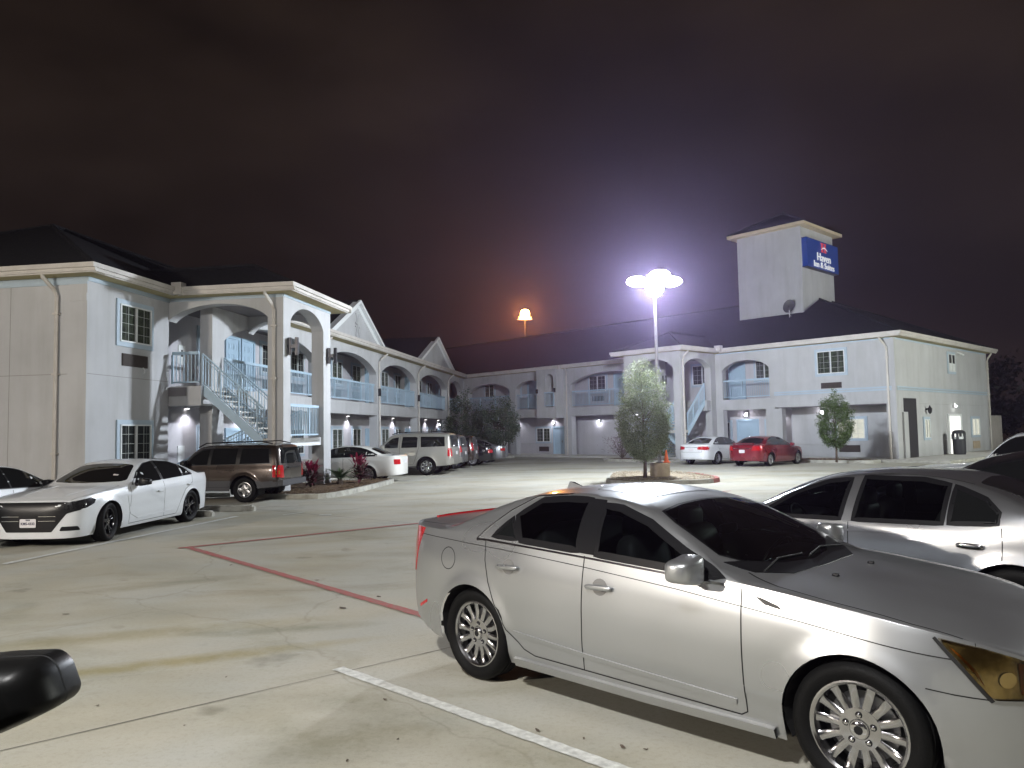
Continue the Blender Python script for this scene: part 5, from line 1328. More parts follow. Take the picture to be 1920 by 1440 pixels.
    c.decal('projector',[(.235+.028*math.cos(2*PI*k/18),.675+.036*math.sin(2*PI*k/18)) for k in range(18)],'side','chrome',off=.010,r=0,skirt=False)
    c.decal('side_reflector',[(.44,.825),(.355,.72),(.31,.645),(.34,.72),(.40,.79)],'side','amberlens',off=.008,r=0,skirt=False)

    c.ribbon('headlight_rim',[[(.50,.862),(.385,.72),(.285,.578)],],'side','gap',w=.014,off=.004,th=.006)
    c.decal('grille',[(-.42,.42),(.42,.42),(.47,.72),(-.47,.72)],'front','trim',off=.006,r=.03)
    c.decal('lower_intake',[(-.5,.26),(.5,.26),(.5,.36),(-.5,.36)],'front','trim',off=.006,r=.03)
    c.handles([(2.48,.865),(3.33,.905)],'p_silver',bowl='recess',L=.225,hgt=.036)
    c.mirrors(1.74,1.02,'p_silver',size=(.08,.115,.078),out=.09)
    c.wheels('multi','rimmetal',rr=.245,n=14,width=.235,steer=R(2),hub=.105,w0=.020,w1=.026)
    c.interior(1.42,3.0,1.0)
    w=MB().use('paper'); a=c.hit('top',1.66,.52)[0]; w.box(a.x-.05,a.x+.06,a.y-.05,a.y+.05,a.z-.075,a.z-.072); w.build('windshield_permit',c.root)
    w=MB().use('trim')
    for y in (.28,-.28):
        a=c.hit('top',1.18,y)[0]; supere(w,(a.x,a.y,a.z+.008),.022,.012,.010)
    w.build('washer_nozzles',c.root,smooth=True)
    w=MB().use('p_silver'); a=c.hit('top',3.42,0)[0]
    w.add([(a.x-.11,.0,a.z+.0),(a.x+.09,.035,a.z-.02),(a.x+.09,-.035,a.z-.02),(a.x+.08,0,a.z+.055),(a.x+.02,0,a.z+.05)],[(0,1,3,4),(0,4,3,2),(1,2,3)]); w.build('roof_antenna',c.root)
    sr=MB().use('glass')
    c.decal('sunroof',[(2.42,-.40),(2.42,.40),(2.88,.42),(2.88,-.42)],'top','p_silver',off=.001,r=.05)
    c.ribbon('panel_gaps',[roundpoly([(2.42,-.40),(2.42,.40),(2.88,.42),(2.88,-.42)],.05)],'top','gap',w=.01,off=.0025,closed=True)
    return c
near_sedan()

def sedan_spec(**k):
    d=dict(L=4.86,wb=2.78,fo=.95,r=.33,Ra=.37,Wm=.915,paint='p_white',tum=.78,cutz=.9,
     ZT=[(0,.58),(.06,.70),(.25,.79),(.7,.90),(1.1,.96),(1.38,1.0),(1.75,1.18),(2.1,1.34),(2.5,1.44),(2.85,1.46),(3.25,1.44),(3.6,1.37),(3.95,1.23),(4.25,1.09),(4.4,1.06),(4.7,1.06),(4.8,.98),(4.86,.72)],
     ZB=[(0,.56),(.25,.76),(.7,.86),(1.1,.91),(1.4,.94),(2.0,.96),(3.5,1.0),(4.1,1.02),(4.7,1.03),(4.8,.95),(4.86,.70)],
     ZR=[(0,0),(1.4,.93),(1.6,1.02),(1.95,1.21),(2.3,1.36),(2.6,1.41),(2.9,1.425),(3.25,1.40),(3.6,1.31),(3.95,1.15),(4.2,1.03),(4.4,.9)],
     W=[(0,.84),(.5,.88),(1.3,.905),(2.4,.915),(3.6,.915),(4.2,.90),(4.86,.84)],
     SILL=[(0,.22),(.5,.20),(1.3,.20),(3.3,.21),(4.3,.26),(4.86,.30)],capf=(.70,2.4),capr=(.5,2.8))
    d.update(k); return d
def scale_x(pts,f): return [(x*f,z) for x,z in pts]

def windows_auto(c,x0,x1,div,q=None,inset=.03,glassm='glass',frame=True,zlow=.035,blackpillar=True):
    """side glass between belt and rail from x0..x1, split at div positions; follows the roof line"""
    zb,zr=c.fn['ZB'],c.fn['ZR']
    ed=[x0]+div+[x1]
    outs=[]
    for a,b in zip(ed,ed[1:]):
        lo=[];hi=[];n=7
        for i in range(n+1):
            x=a+.022+(b-a-.044)*i/n; l=zb(x)+zlow; h=zr(x)-inset
            if h>l+.012: lo.append((x,l)); hi.append((x,h))
        if len(lo)>1: outs.append(lo+hi[::-1])
    if frame:
        F=[];n=26
        lo=[(x0-.05+(x1-x0+.1)*i/n,) for i in range(n+1)]
        L_=[(x[0],zb(x[0])+zlow-.02) for x in lo if zr(x[0])-inset>zb(x[0])+zlow-.01]; H_=[(x[0],zr(x[0])-inset+.018) for x in lo if zr(x[0])-inset>zb(x[0])+zlow-.01]
        c.decal('window_surround',L_+H_[::-1],'side','trim',off=.002,r=0,grid=.12)
    for pl in outs: c.decal('side_window',pl,'side',glassm,off=.0045,r=.02,grid=.12)
def far_car(name,label,cat,spec,loc,az,glass,seams,hand,lights,wheel,mirror=None,group=None,lod=0,windshield=True,rearw=None,extra=None,plate=None,ws=None,bg=None):
    c=Car(name,label,cat,spec,loc,az,group,lod)
    if 'poly' in glass:
        for pl in glass['poly']: c.decal('side_window',pl,'side','glass',off=.005,r=.02,grid=.12)
        if glass.get('frame'): c.decal('window_surround',glass['frame'],'side','trim',off=.002,r=.03,grid=.12)
    else: windows_auto(c,glass['x0'],glass['x1'],glass['div'],frame=glass.get('frame',True))
    if seams: c.ribbon('panel_gaps',seams,'side','gap',w=.010)
    if hand: c.handles(hand,spec.get('hm',spec['paint']),L=.2)
    if ws: c.decal('windshield',ws,'top','glass',off=.004,r=.04,grid=.12)
    if bg: c.decal('rear_window',bg[1],bg[0],'glass',off=.006,r=.05,grid=.12)
    for nm,poly,view,m in lights: c.decal(nm,poly,view,m,off=.006,r=.02,grid=.08)
    if mirror: c.mirrors(mirror[0],mirror[1],mirror[2],size=mirror[3] if len(mirror)>3 else (.075,.11,.075))
    c.wheels(**wheel)
    if plate: c.plate(*plate)
    if extra: extra(c)
    return c
wsp=lambda a,b,y0,y1:[(a,0),(a+.04,y0*.5),(a+.14,y0*.9),(a+.24,y0),(b-.06,y1),(b,y1*.9),(b+.02,0),(b,-y1*.9),(b-.06,-y1),(a+.24,-y0),(a+.14,-y0*.9),(a+.04,-y0*.5)]
bgp=lambda a,b,y0,y1:[(a,y0),(a-.03,0),(a,-y0),(b-.08,-y1),(b,-y1*.5),(b+.02,0),(b,y1*.5),(b-.08,y1)]
BS=R(-81.4)
FBc=lambda s,t,z:(OB[0]+s*sB[0]+t*tB[0],OB[1]+s*sB[1]+t*tB[1],z)

# ---- silver muscle sedan beside it -------------------------------------------
sp=sedan_spec(L=5.08,wb=3.05,fo=.97,r=.355,Ra=.40,Wm=.945,paint='p_silver2',tum=.80,flare=.02,
  ZT=[(0,.62),(.05,.76),(.25,.86),(.8,.97),(1.3,1.02),(1.5,1.05),(1.85,1.22),(2.2,1.37),(2.6,1.45),(3.0,1.475),(3.4,1.455),(3.8,1.37),(4.15,1.25),(4.45,1.155),(4.6,1.135),(4.95,1.14),(5.02,1.0),(5.08,.75)],
  ZB=[(0,.60),(.25,.82),(.8,.92),(1.3,.96),(1.6,.98),(3.2,1.0),(3.7,1.02),(4.0,1.08),(4.4,1.11),(4.95,1.12),(5.02,.98),(5.08,.72)],
  ZR=[(0,0),(1.5,.97),(1.7,1.05),(2.05,1.22),(2.4,1.37),(2.7,1.42),(3.05,1.44),(3.4,1.415),(3.8,1.325),(4.1,1.21),(4.35,1.12),(4.5,.95)],
  W=[(0,.88),(.5,.91),(1.3,.93),(2.4,.935),(3.6,.945),(4.3,.94),(5.08,.88)],SILL=[(0,.22),(1.3,.20),(3.5,.21),(5.08,.32)],capf=(.6,2.6),capr=(.5,3))
c=Car('parked_car','silver grey sedan with small rear quarter window, parked behind the nearest silver car','car',sp,place((4.02,6.30),R(-45),sp,-1),R(-45))
g1=[(1.80,1.015),(2.62,1.02),(2.66,1.38),(2.45,1.355),(2.15,1.245)]; g2=[(2.74,1.02),(3.50,1.035),(3.52,1.355),(3.3,1.395),(2.78,1.40)]; g3=[(3.55,1.04),(3.92,1.06),(3.93,1.15),(3.82,1.25),(3.57,1.345)]
for pl in (g1,g2): c.cut(pl,'side'); c.decal('side_window',pl,'side','glass_tint',off=.002,r=.02,grid=.07)
c.decal('quarter_window',g3,'side','glass',off=.004,r=.02)
c.ribbon('window_frame',[g1,g2,g3],'side','trim',w=.04,off=.0005,closed=True,th=.004)
W1=wsp(1.58,2.32,.70,.56); c.cut(W1,'top'); c.decal('windshield',W1,'top','glass_tr',off=.003,r=0,grid=.1); c.decal('rear_window',bgp(3.72,4.36,.52,.62),'top','glass',off=.004,r=.05)
c.ribbon('panel_gaps',[[(1.62,.96),(1.60,.5),(1.58,.27),(3.35,.28),(3.50,.5),(3.64,.68)],[(2.70,1.0),(2.715,.6),(2.72,.28)]],'side','gap',w=.008)
c.ribbon('panel_gaps',[[(3.95,1.03),(3.955,.9),(3.95,.77)]],'side','gap',w=.008)
c.ribbon('shoulder_line',[[(1.1,.90),(2.7,.925),(3.9,.94),(4.7,.96)]],'side','p_silver2',w=.018,off=0,th=.008)
c.ribbon('fuel_door',[roundpoly([(4.20,.86),(4.36,.86),(4.36,1.02),(4.20,1.02)],.05)],'side','gap',w=.006,closed=True)
c.ribbon('roof_gutter',[[(1.7,.70),(2.2,.62),(2.6,.585),(3.2,.58),(3.7,.60)],[(1.7,-.70),(2.2,-.62),(2.6,-.585),(3.2,-.58),(3.7,-.60)]],'top','gap',w=.012,off=.001)
c.handles([(2.42,.845),(3.72,.87)],'chrome',L=.21,hgt=.05); c.mirrors(1.88,1.0,'p_silver2'); c.wheels('5','rimsilver',rr=.225,n=5,hub=.08,w0=.04,w1=.035); c.interior(1.55,3.1,.98)
c.decal('tail_light',[(4.80,.86),(4.98,.86),(5.0,1.06),(4.84,1.06)],'side','redlens',off=.006); c.decal('headlight',[(.12,.66),(.40,.70),(.45,.82),(.16,.78)],'side','clearlens',off=.006); c.decal('grille',[(-.5,.42),(.5,.42),(.54,.76),(-.54,.76)],'front','trim',off=.006)

# ---- black crossover behind that ----------------------------------------------
sp=sedan_spec(paint='p_black',L=4.9,ZT=[(0,.66),(.1,.86),(.7,1.02),(1.3,1.10),(1.7,1.30),(2.1,1.48),(2.6,1.57),(3.2,1.58),(3.9,1.52),(4.5,1.38),(4.8,1.1),(4.9,.8)],ZB=[(0,.62),(.7,.92),(1.4,1.0),(3.5,1.06),(4.7,1.1),(4.9,.78)],ZR=[(0,0),(1.4,1.0),(1.9,1.28),(2.3,1.44),(2.8,1.52),(3.3,1.53),(3.9,1.46),(4.5,1.28),(4.8,1.0)],r=.36,Ra=.4)
far_car('parked_car','black car with sloping windshield, third from the camera on the right','car',sp,place((6.45,7.75),R(-45),sp,-1),R(-45),dict(x0=1.9,x1=4.3,div=[2.8,3.75]),[[(1.6,.95),(1.58,.3),(3.3,.3),(3.6,.8),(3.7,1.05)],[(2.75,1.0),(2.76,.3)]],[(2.5,.9),(3.5,.92)],[('headlight',[(.1,.68),(.4,.74),(.42,.86),(.15,.8)],'side','clearlens')],dict(style=5,n=10,hub=.07,w0=.02,w1=.018),(1.8,1.05,'p_black'),ws=wsp(1.42,2.2,.70,.56),bg=('top',bgp(4.2,4.65,.52,.6)),lod=1)

# ---- white sports sedan at left ------------------------------------------------
sp=sedan_spec(L=5.04,wb=3.05,fo=.93,r=.36,Ra=.395,Wm=.95,paint='p_white',tum=.76,flare=.022,
  ZT=[(0,.64),(.03,.76),(.10,.835),(.4,.905),(.9,.97),(1.35,1.01),(1.5,1.04),(1.9,1.22),(2.25,1.37),(2.6,1.45),(3.0,1.475),(3.4,1.45),(3.8,1.36),(4.2,1.22),(4.5,1.115),(4.65,1.095),(4.92,1.10),(4.99,.98),(5.04,.72)],
  ZB=[(0,.62),(.03,.73),(.1,.81),(.4,.88),(.9,.93),(1.3,.955),(1.6,.97),(2.6,.985),(3.6,1.02),(4.2,1.06),(4.92,1.075),(4.99,.95),(5.04,.70)],
  ZR=[(0,0),(1.5,.965),(1.7,1.04),(2.05,1.215),(2.4,1.365),(2.7,1.42),(3.0,1.44),(3.4,1.405),(3.8,1.295),(4.15,1.155),(4.4,1.05),(4.6,.9)],
  W=[(0,.87),(.5,.90),(1.2,.93),(2.4,.93),(3.4,.945),(4.0,.955),(4.5,.94),(5.04,.88)],SILL=[(0,.17),(.5,.18),(1.3,.19),(3.5,.20),(4.6,.26),(5.04,.32)],
  side=[(0,.93),(.08,.955),(.25,.972),(.45,.982),(.62,.995),(.78,1.0),(.9,.985),(1,.955)],capf=(.46,3.3),capr=(.5,3),wrot=18)
def ch(c):
    c.ribbon('shoulder_line',[[(1.2,.80),(2.4,.83),(3.2,.90),(3.6,.95)]],'side','p_white',w=.02,off=0,th=.006)
    c.ribbon('door_scallop',[[(1.50,.80),(1.62,.45),(1.9,.33),(3.3,.36)]],'side','p_white',w=.03,off=0,th=.007)
    c.decal('grille',[(-.66,.60),(-.42,.285),(.42,.285),(.66,.60),(.84,.655),(.86,.80),(-.86,.80),(-.84,.655)],'front','trim',off=.006,r=.02,grid=.07)
    c.decal('fog_lamp_slot',[(.55,.30),(.82,.30),(.80,.375),(.58,.375)],'front','trim',off=.006,r=.02); c.decal('fog_lamp_slot',[(-.55,.30),(-.82,.30),(-.80,.375),(-.58,.375)],'front','trim',off=.006,r=.02)
    g=MB().use('chrome')
    for z in (.48,.56): 
        for y0,y1 in ((.18,.5),):
            for sg in (1,-1):
                p=c.hit('front',sg*(y0+y1)/2,z)[0]; g.box(p.x-.012,p.x-.004,min(sg*y0,sg*y1),max(sg*y0,sg*y1),z-.004,z+.004)
    g.build('grille_bars',c.root)
    c.ribbon('panel_gaps',[[(.12,.70),(.5,.80),(1.0,.81),(1.5,.74)],[(.12,-.70),(.5,-.80),(1.0,-.81),(1.5,-.74)]],'top','gap',w=.008)
    c.ribbon('hood_crease',[[(.35,.42),(.9,.46),(1.4,.44)],[(.35,-.42),(.9,-.46),(1.4,-.44)]],'top','p_white',w=.05,off=0,th=.003)
    c.decal('permit_sticker',[(1.84,-.50),(1.88,-.50),(1.88,-.40),(1.84,-.40)],'top','paper',off=.008,r=0,grid=.2)
cl=far_car('parked_car','white sports sedan with black wheels and black grille, facing out','car',sp,place((-7.31,17.55),R(184.6),sp,-1),R(184.6),dict(poly=[[(1.80,1.005),(2.78,1.02),(2.80,1.41),(2.5,1.375),(2.15,1.235)],[(2.87,1.022),(3.62,1.055),(3.66,1.31),(3.4,1.38),(2.89,1.41)],[(3.68,1.06),(4.0,1.08),(3.9,1.19),(3.72,1.28)]],frame=[(1.68,.99),(4.06,1.065),(3.95,1.20),(3.7,1.315),(3.4,1.398),(2.9,1.43),(2.5,1.39),(2.1,1.235)]),
  [[(1.62,.96),(1.60,.5),(1.58,.25),(3.35,.26),(3.50,.5),(3.68,.76),(3.98,.9),(4.02,1.05)],[(2.84,1.0),(2.85,.6),(2.86,.26)]],[(2.66,.80),(3.84,.86)],
  [('headlight',[(.03,.68),(.28,.68),(.48,.745),(.54,.815),(.42,.855),(.05,.80)],'side','darklens'),('headlamp_front',[(.62,.665),(.86,.67),(.86,.76),(.62,.75)],'front','darklens'),('headlamp_front',[(-.62,.665),(-.86,.67),(-.86,.76),(-.62,.75)],'front','darklens'),('tail_light',[(4.86,.86),(4.98,.86),(4.98,1.0),(4.84,1.0)],'side','redlens')],
  dict(style=5,m='rimblack',rr=.25,n=5,dbl=.14,hub=.07,w0=.022,w1=.02,width=.25,steer=R(10)),(1.86,.985,'trim',(.07,.12,.07)),ws=wsp(1.52,2.32,.74,.58),bg=('top',bgp(3.85,4.45,.52,.62)),lod=1,extra=ch)
cl.plate(-.012,.445,False,'KMS-4333',y=.0,sz=.062,sub='TEXAS')

# ---- white sedan at the left edge ----------------------------------------------
sp=sedan_spec(paint='p_white')
far_car('parked_car','white sedan cut by the left edge, nose toward the wall','car',sp,(-10.35,15.05,0),R(5),dict(x0=1.75,x1=4.1,div=[2.75,3.6]),[[(1.55,.93),(1.52,.28),(3.3,.28),(3.7,.9),(3.7,1.0)],[(2.72,.97),(2.74,.28)]],[(2.5,.82),(3.55,.84)],[('tail_light',[(4.55,.8),(4.8,.8),(4.8,.95),(4.5,.97)],'side','redlens'),('headlight',[(.1,.62),(.5,.68),(.5,.78),(.15,.74)],'side','clearlens')],dict(style=5,n=7,hub=.06,w0=.022,w1=.02),(1.78,.97,'trim'),ws=wsp(1.4,2.2,.68,.56),bg=('top',bgp(3.7,4.2,.5,.6)),lod=1)

# ---- wagon ------------------------------------------------------------------------
def suv_spec(**k):
    d=dict(L=4.61,wb=2.69,fo=.83,r=.365,Ra=.42,Wm=.92,paint='p_brown',tum=.34,cutz=9,flare=.03,lean=.20,leanz=1.0,
     ZT=[(0,.72),(.05,.88),(.2,1.0),(.9,1.07),(1.3,1.10),(1.45,1.13),(1.72,1.38),(1.95,1.59),(2.15,1.67),(2.7,1.70),(3.9,1.70),(4.40,1.68),(4.57,1.64),(4.61,1.5)],
     ZB=[(0,.66),(.2,.95),(.9,1.02),(1.4,1.04),(2.5,1.05),(4.4,1.08),(4.55,1.06),(4.61,1.0)],
     ZR=[(0,0),(1.38,1.03),(1.6,1.15),(1.92,1.48),(2.12,1.60),(2.5,1.64),(3.9,1.64),(4.38,1.62),(4.56,1.58),(4.61,1.44)],
     W=[(0,.84),(.4,.88),(1.2,.905),(2.4,.915),(3.8,.915),(4.61,.88)],SILL=[(0,.32),(1.3,.34),(3.2,.34),(4.1,.42),(4.61,.46)],capf=(.45,3),capr=(.28,4.5),floor=.36)
    d.update(k); return d
sp=suv_spec(clad=('p_cladding',lambda x:.62 if x<4.0 else .60)); sp['Ra']=.43
def je(c):
    cx=c.L/2
    g=MB().use('p_cladding')
    # bumper block wrapped round the tail
    for x0,x1,w0,w1,z0,z1 in ((4.30,4.66,.90,.80,.40,.64),): g.hexa([(x0-cx,-w0,z0+.04),(x1-cx,-w1,z0+.08),(x1-cx,w1,z0+.08),(x0-cx,w0,z0+.04),(x0-cx,-w0-.02,z1-.02),(x1-cx,-w1,z1),(x1-cx,w1,z1),(x0-cx,w0+.02,z1-.02)])
    g.build('rear_bumper',c.root)
    for sg in (1,-1):
        r=MB().use('trim'); r.tube([(1.95-cx,sg*.60,1.60),(2.2-cx,sg*.62,1.72),(3.9-cx,sg*.62,1.755),(4.25-cx,sg*.60,1.68)],.018,6); r.build('roof_rack',c.root)
    r=MB().use('trim')
    for x in (2.7,3.7): r.tube([(x-cx,-.62,1.745),(x-cx,.62,1.745)],.016,6)
    r.build('roof_rack',c.root)
    p=c.hit('rear',0,.90)[0]; t=MB().use('trim'); t.box(p.x-.03,p.x+.035,-.36,.36,.965,1.0); t.build('tailgate_handle',c.root)
    p=c.hit('rear',0,1.12)[0]; t=MB().use('trim'); t.tube([(p.x+.03,0,1.10),(p.x+.0,.30,1.17)],.012,6); t.build('rear_wiper',c.root)
    c.ribbon('panel_gaps',[[(-.70,.66),(.70,.66)],[(-.72,.66),(-.70,1.55)],[(.72,.66),(.70,1.55)]],'rear','gap',w=.012)
tl=[(.60,.70),(.77,.70),(.77,1.06),(.64,1.06)]
sq=lambda p:[(-a,b) for a,b in p]
jl=place((-7.75,22.2),BS,sp,-1)
far_car('parked_suv','dusty brown SUV with roof rack and grey lower cladding','SUV',sp,jl,BS,dict(poly=[[(1.62,1.09),(2.36,1.10),(2.40,1.54),(2.15,1.50),(1.95,1.38)],[(2.46,1.10),(3.24,1.11),(3.26,1.55),(2.50,1.55)],[(3.36,1.11),(4.28,1.13),(4.20,1.54),(3.40,1.55)]],frame=[(1.56,1.07),(4.36,1.10),(4.26,1.57),(2.2,1.565),(1.95,1.44)]),
  [[(1.48,1.03),(1.47,.45),(2.42,.45),(2.42,1.06)],[(2.42,.45),(3.1,.45),(3.3,.8),(3.34,1.07)]],[(2.2,.92),(3.12,.93)],
  [('tail_light',[(4.38,.72),(4.565,.72),(4.565,1.055),(4.36,1.055)],'side','redlens'),('turn_signal',[(4.46,.80),(4.56,.80),(4.56,.91),(4.46,.91)],'side','amberlens'),('tail_light',tl,'rear','redlens'),('tail_light',sq(tl),'rear','redlens'),('headlight',[(.05,.75),(.3,.78),(.3,.9),(.08,.9)],'side','clearlens')],
  dict(style=5,m='rimsilver',rr=.215,n=5,hub=.07,w0=.045,w1=.055,width=.24),(1.72,1.08,'trim',(.08,.12,.10)),ws=wsp(1.45,1.95,.68,.6),bg=('rear',[(-.70,1.10),(.70,1.10),(.60,1.56),(-.60,1.56)]),lod=1,extra=je,plate=(4.55,.82,True,None))

# ---- white sedan behind the column -------------------------------------------------
def pl_at(c,x,z): return x
sp=sedan_spec(paint='p_pearl',L=5.2,wb=2.95,fo=.98,hm='p_pearl')
sp['ZT']=scale_x(sp['ZT'],5.2/4.86); sp['ZB']=scale_x(sp['ZB'],5.2/4.86); sp['ZR']=scale_x(sp['ZR'],5.2/4.86); sp['W']=scale_x(sp['W'],5.2/4.86); sp['SILL']=scale_x(sp['SILL'],5.2/4.86)
tl=[(.52,.70),(.80,.70),(.80,.90),(.55,.90)]
def whs(c):
    c.ribbon('body_molding',[[(1.5,.52),(3.5,.53)]],'side','p_pearl',w=.05,off=0,th=.012)
loc=place((-5.70,30.15),BS,sp,-1)
far_car('parked_car','white sedan half hidden by the tower column and red plants','car',sp,loc,BS,dict(x0=1.9,x1=4.25,div=[2.95,3.85]),[[(1.6,.93),(1.6,.28),(3.5,.28),(3.85,.9),(3.9,1.0)],[(2.92,.97),(2.94,.28)]],[(2.7,.82),(3.75,.84)],
  [('tail_light',tl,'rear','redlens'),('tail_light',sq(tl),'rear','redlens'),('tail_light',[(5.0,.70),(5.15,.70),(5.14,.90),(5.02,.90)],'side','redlens')],dict(style=5,n=9,hub=.07,w0=.02,w1=.02),(1.9,.97,'p_pearl'),ws=wsp(1.5,2.35,.68,.56),bg=('top',bgp(3.95,4.5,.5,.6)),extra=whs,lod=1,plate=(5.19,.80,True,None))

# ---- large silver beige utility SUV -----------------------------------------------
def big_suv(paintm,L=5.13,Ht=1.92):
    k=Ht/1.70; f=L/4.61; sp=suv_spec(paint=paintm,L=L,wb=2.95 if L>5 else 2.7,fo=1.0 if L>5 else .9,r=.40 if L>5 else .36,Ra=.46 if L>5 else .42,Wm=1.0 if L>5 else .93,lean=.14,tum=.34,flare=.022)
    for q in ('ZT','ZB','ZR'): sp[q]=[(x*f,z*k) for x,z in sp[q]]
    sp['W']=[(x*f,z*sp['Wm']/.915) for x,z in sp['W']]; sp['SILL']=scale_x(sp['SILL'],f); return sp
sp=big_suv('p_beige'); f=5.13/4.61;k=1.92/1.70
def tah(c):
    cx=c.L/2
    for sg in (1,-1):
        r=MB().use('trim'); r.tube([(2.3-cx,sg*.70,1.86),(2.6-cx,sg*.70,1.95),(4.6-cx,sg*.70,1.96),(4.9-cx,sg*.68,1.88)],.02,6); r.build('roof_rack',c.root)
    b=MB().use('p_beige'); b.hexa([(4.85-cx,-.98,.50),(5.2-cx,-.88,.50),(5.2-cx,.88,.50),(4.85-cx,.98,.50),(4.85-cx,-.99,.74),(5.2-cx,-.90,.76),(5.2-cx,.90,.76),(4.85-cx,.99,.74)]); b.build('rear_bumper',c.root)
    c.ribbon('body_molding',[[(1.6,.72),(3.4,.72)]],'side','p_beige',w=.04,off=0,th=.012)
    for sg in (1,-1):
        r=MB().use('trim'); r.box(1.5-cx,3.7-cx,min(sg*.86,sg*1.02),max(sg*.86,sg*1.02),.36,.41); r.build('running_board',c.root)
tl=[(.76,.84),(.88,.84),(.88,1.16),(.78,1.16)]
far_car('parked_suv','large silver beige utility SUV with chrome wheels','SUV',sp,place((-3.92,34.7),BS,sp,-1),BS,dict(poly=[[(1.90,1.24),(2.62,1.25),(2.64,1.73),(2.35,1.68),(2.1,1.5)],[(2.78,1.25),(3.52,1.26),(3.52,1.70),(3.42,1.74),(2.82,1.74)],[(3.70,1.27),(4.80,1.29),(4.76,1.72),(3.66,1.74)]],frame=None),
  [[(1.7,1.16),(1.68,.5),(2.7,.5),(2.7,1.78)],[(2.7,.5),(3.35,.5),(3.5,.9),(3.6,1.3),(3.58,1.78)]],[(2.5,1.08),(3.35,1.09)],
  [('tail_light',[(4.93,.84),(5.07,.84),(5.07,1.2),(4.93,1.2)],'side','redlens'),('tail_light',tl,'rear','redlens'),('tail_light',sq(tl),'rear','redlens')],dict(style=5,m='rimmetal',rr=.255,n=8,hub=.08,w0=.03,w1=.035,width=.26),(1.95,1.22,'p_beige',(.09,.14,.12)),ws=wsp(1.62,2.2,.74,.64),bg=('rear',[(-.76,1.26),(.76,1.26),(.68,1.78),(-.68,1.78)]),lod=1,extra=tah,plate=(5.14,.98,True,None))
# ---- row behind it --------------------------------------------------------------------
sp=big_suv('p_grey',4.8,1.80)
tl=[(.68,.95),(.88,.95),(.88,1.25),(.72,1.25)]
far_car('parked_suv','grey utility SUV next beyond the large silver beige one','SUV',sp,FBc(19.0,3.6,0),BS,dict(x0=1.9,x1=4.6,div=[2.7,3.6]),[[(1.6,1.0),(1.6,.45),(3.2,.45),(3.5,1.0)]],[(2.5,1.0),(3.4,1.0)],[('tail_light',tl,'rear','redlens'),('tail_light',sq(tl),'rear','redlens'),('tail_light',[(4.62,.95),(4.76,.95),(4.74,1.25),(4.6,1.25)],'side','redlens')],dict(style=5,n=6,hub=.07,w0=.03,w1=.03),(1.8,1.12,'trim'),ws=wsp(1.5,2.1,.7,.6),bg=('rear',[(-.7,1.18),(.7,1.18),(.6,1.66),(-.6,1.66)]),plate=(4.81,.9,True,None))
sp=big_suv('p_grey',4.6,1.74); sp['paint']='p_brown'
far_car('parked_suv','dark SUV with tall red tail lamps between grey SUV and black sedan','SUV',sp,FBc(22.1,3.62,0),BS,dict(x0=1.8,x1=4.4,div=[2.6,3.5]),[[(1.6,1.0),(1.6,.45),(3.2,.45),(3.5,1.0)]],[(2.4,1.0)],[('tail_light',[(.62,.95),(.86,.95),(.84,1.35),(.66,1.35)],'rear','redlens'),('tail_light',[(-.62,.95),(-.86,.95),(-.84,1.35),(-.66,1.35)],'rear','redlens')],dict(style=5,n=6,hub=.07,w0=.03,w1=.03),(1.8,1.1,'trim'),ws=wsp(1.5,2.1,.7,.6),bg=('rear',[(-.66,1.15),(.66,1.15),(.58,1.6),(-.58,1.6)]),plate=(4.61,.85,True,None))
sp=sedan_spec(paint='p_black'); tls=[(.50,.72),(.82,.72),(.82,.88),(.50,.88)]
far_car('parked_car','black sedan in the far row with glowing red tail lamp','car',sp,FBc(25.5,3.9,0),BS,dict(x0=1.75,x1=4.1,div=[2.75,3.6]),[[(1.55,.93),(1.52,.28),(3.3,.28),(3.7,1.0)]],[(2.5,.82)],[('tail_light',tls,'rear','redlens'),('tail_light',sq(tls),'rear','redlens'),('tail_light',[(4.6,.74),(4.8,.74),(4.79,.9),(4.58,.9)],'side','redlens')],dict(style=5,n=10,hub=.06,w0=.02,w1=.02),(1.78,.97,'p_black'),ws=wsp(1.4,2.2,.68,.56),bg=('top',bgp(3.7,4.2,.5,.6)),plate=(4.85,.62,True,None))
sp=sedan_spec(paint='p_silver2')
far_car('parked_car','small silver hatchback last in the far row','car',sp,FBc(29.5,3.95,0),BS,dict(x0=1.75,x1=4.1,div=[2.75,3.6]),[[(1.55,.93),(1.52,.28),(3.3,.28),(3.7,1.0)]],[(2.5,.82)],[('tail_light',tls,'rear','redlens'),('tail_light',sq(tls),'rear','redlens')],dict(style=5,n=7,hub=.06,w0=.02,w1=.02),(1.78,.97,'p_silver2'),ws=wsp(1.4,2.2,.68,.56),bg=('top',bgp(3.7,4.2,.5,.6)),plate=(4.85,.62,True,None))
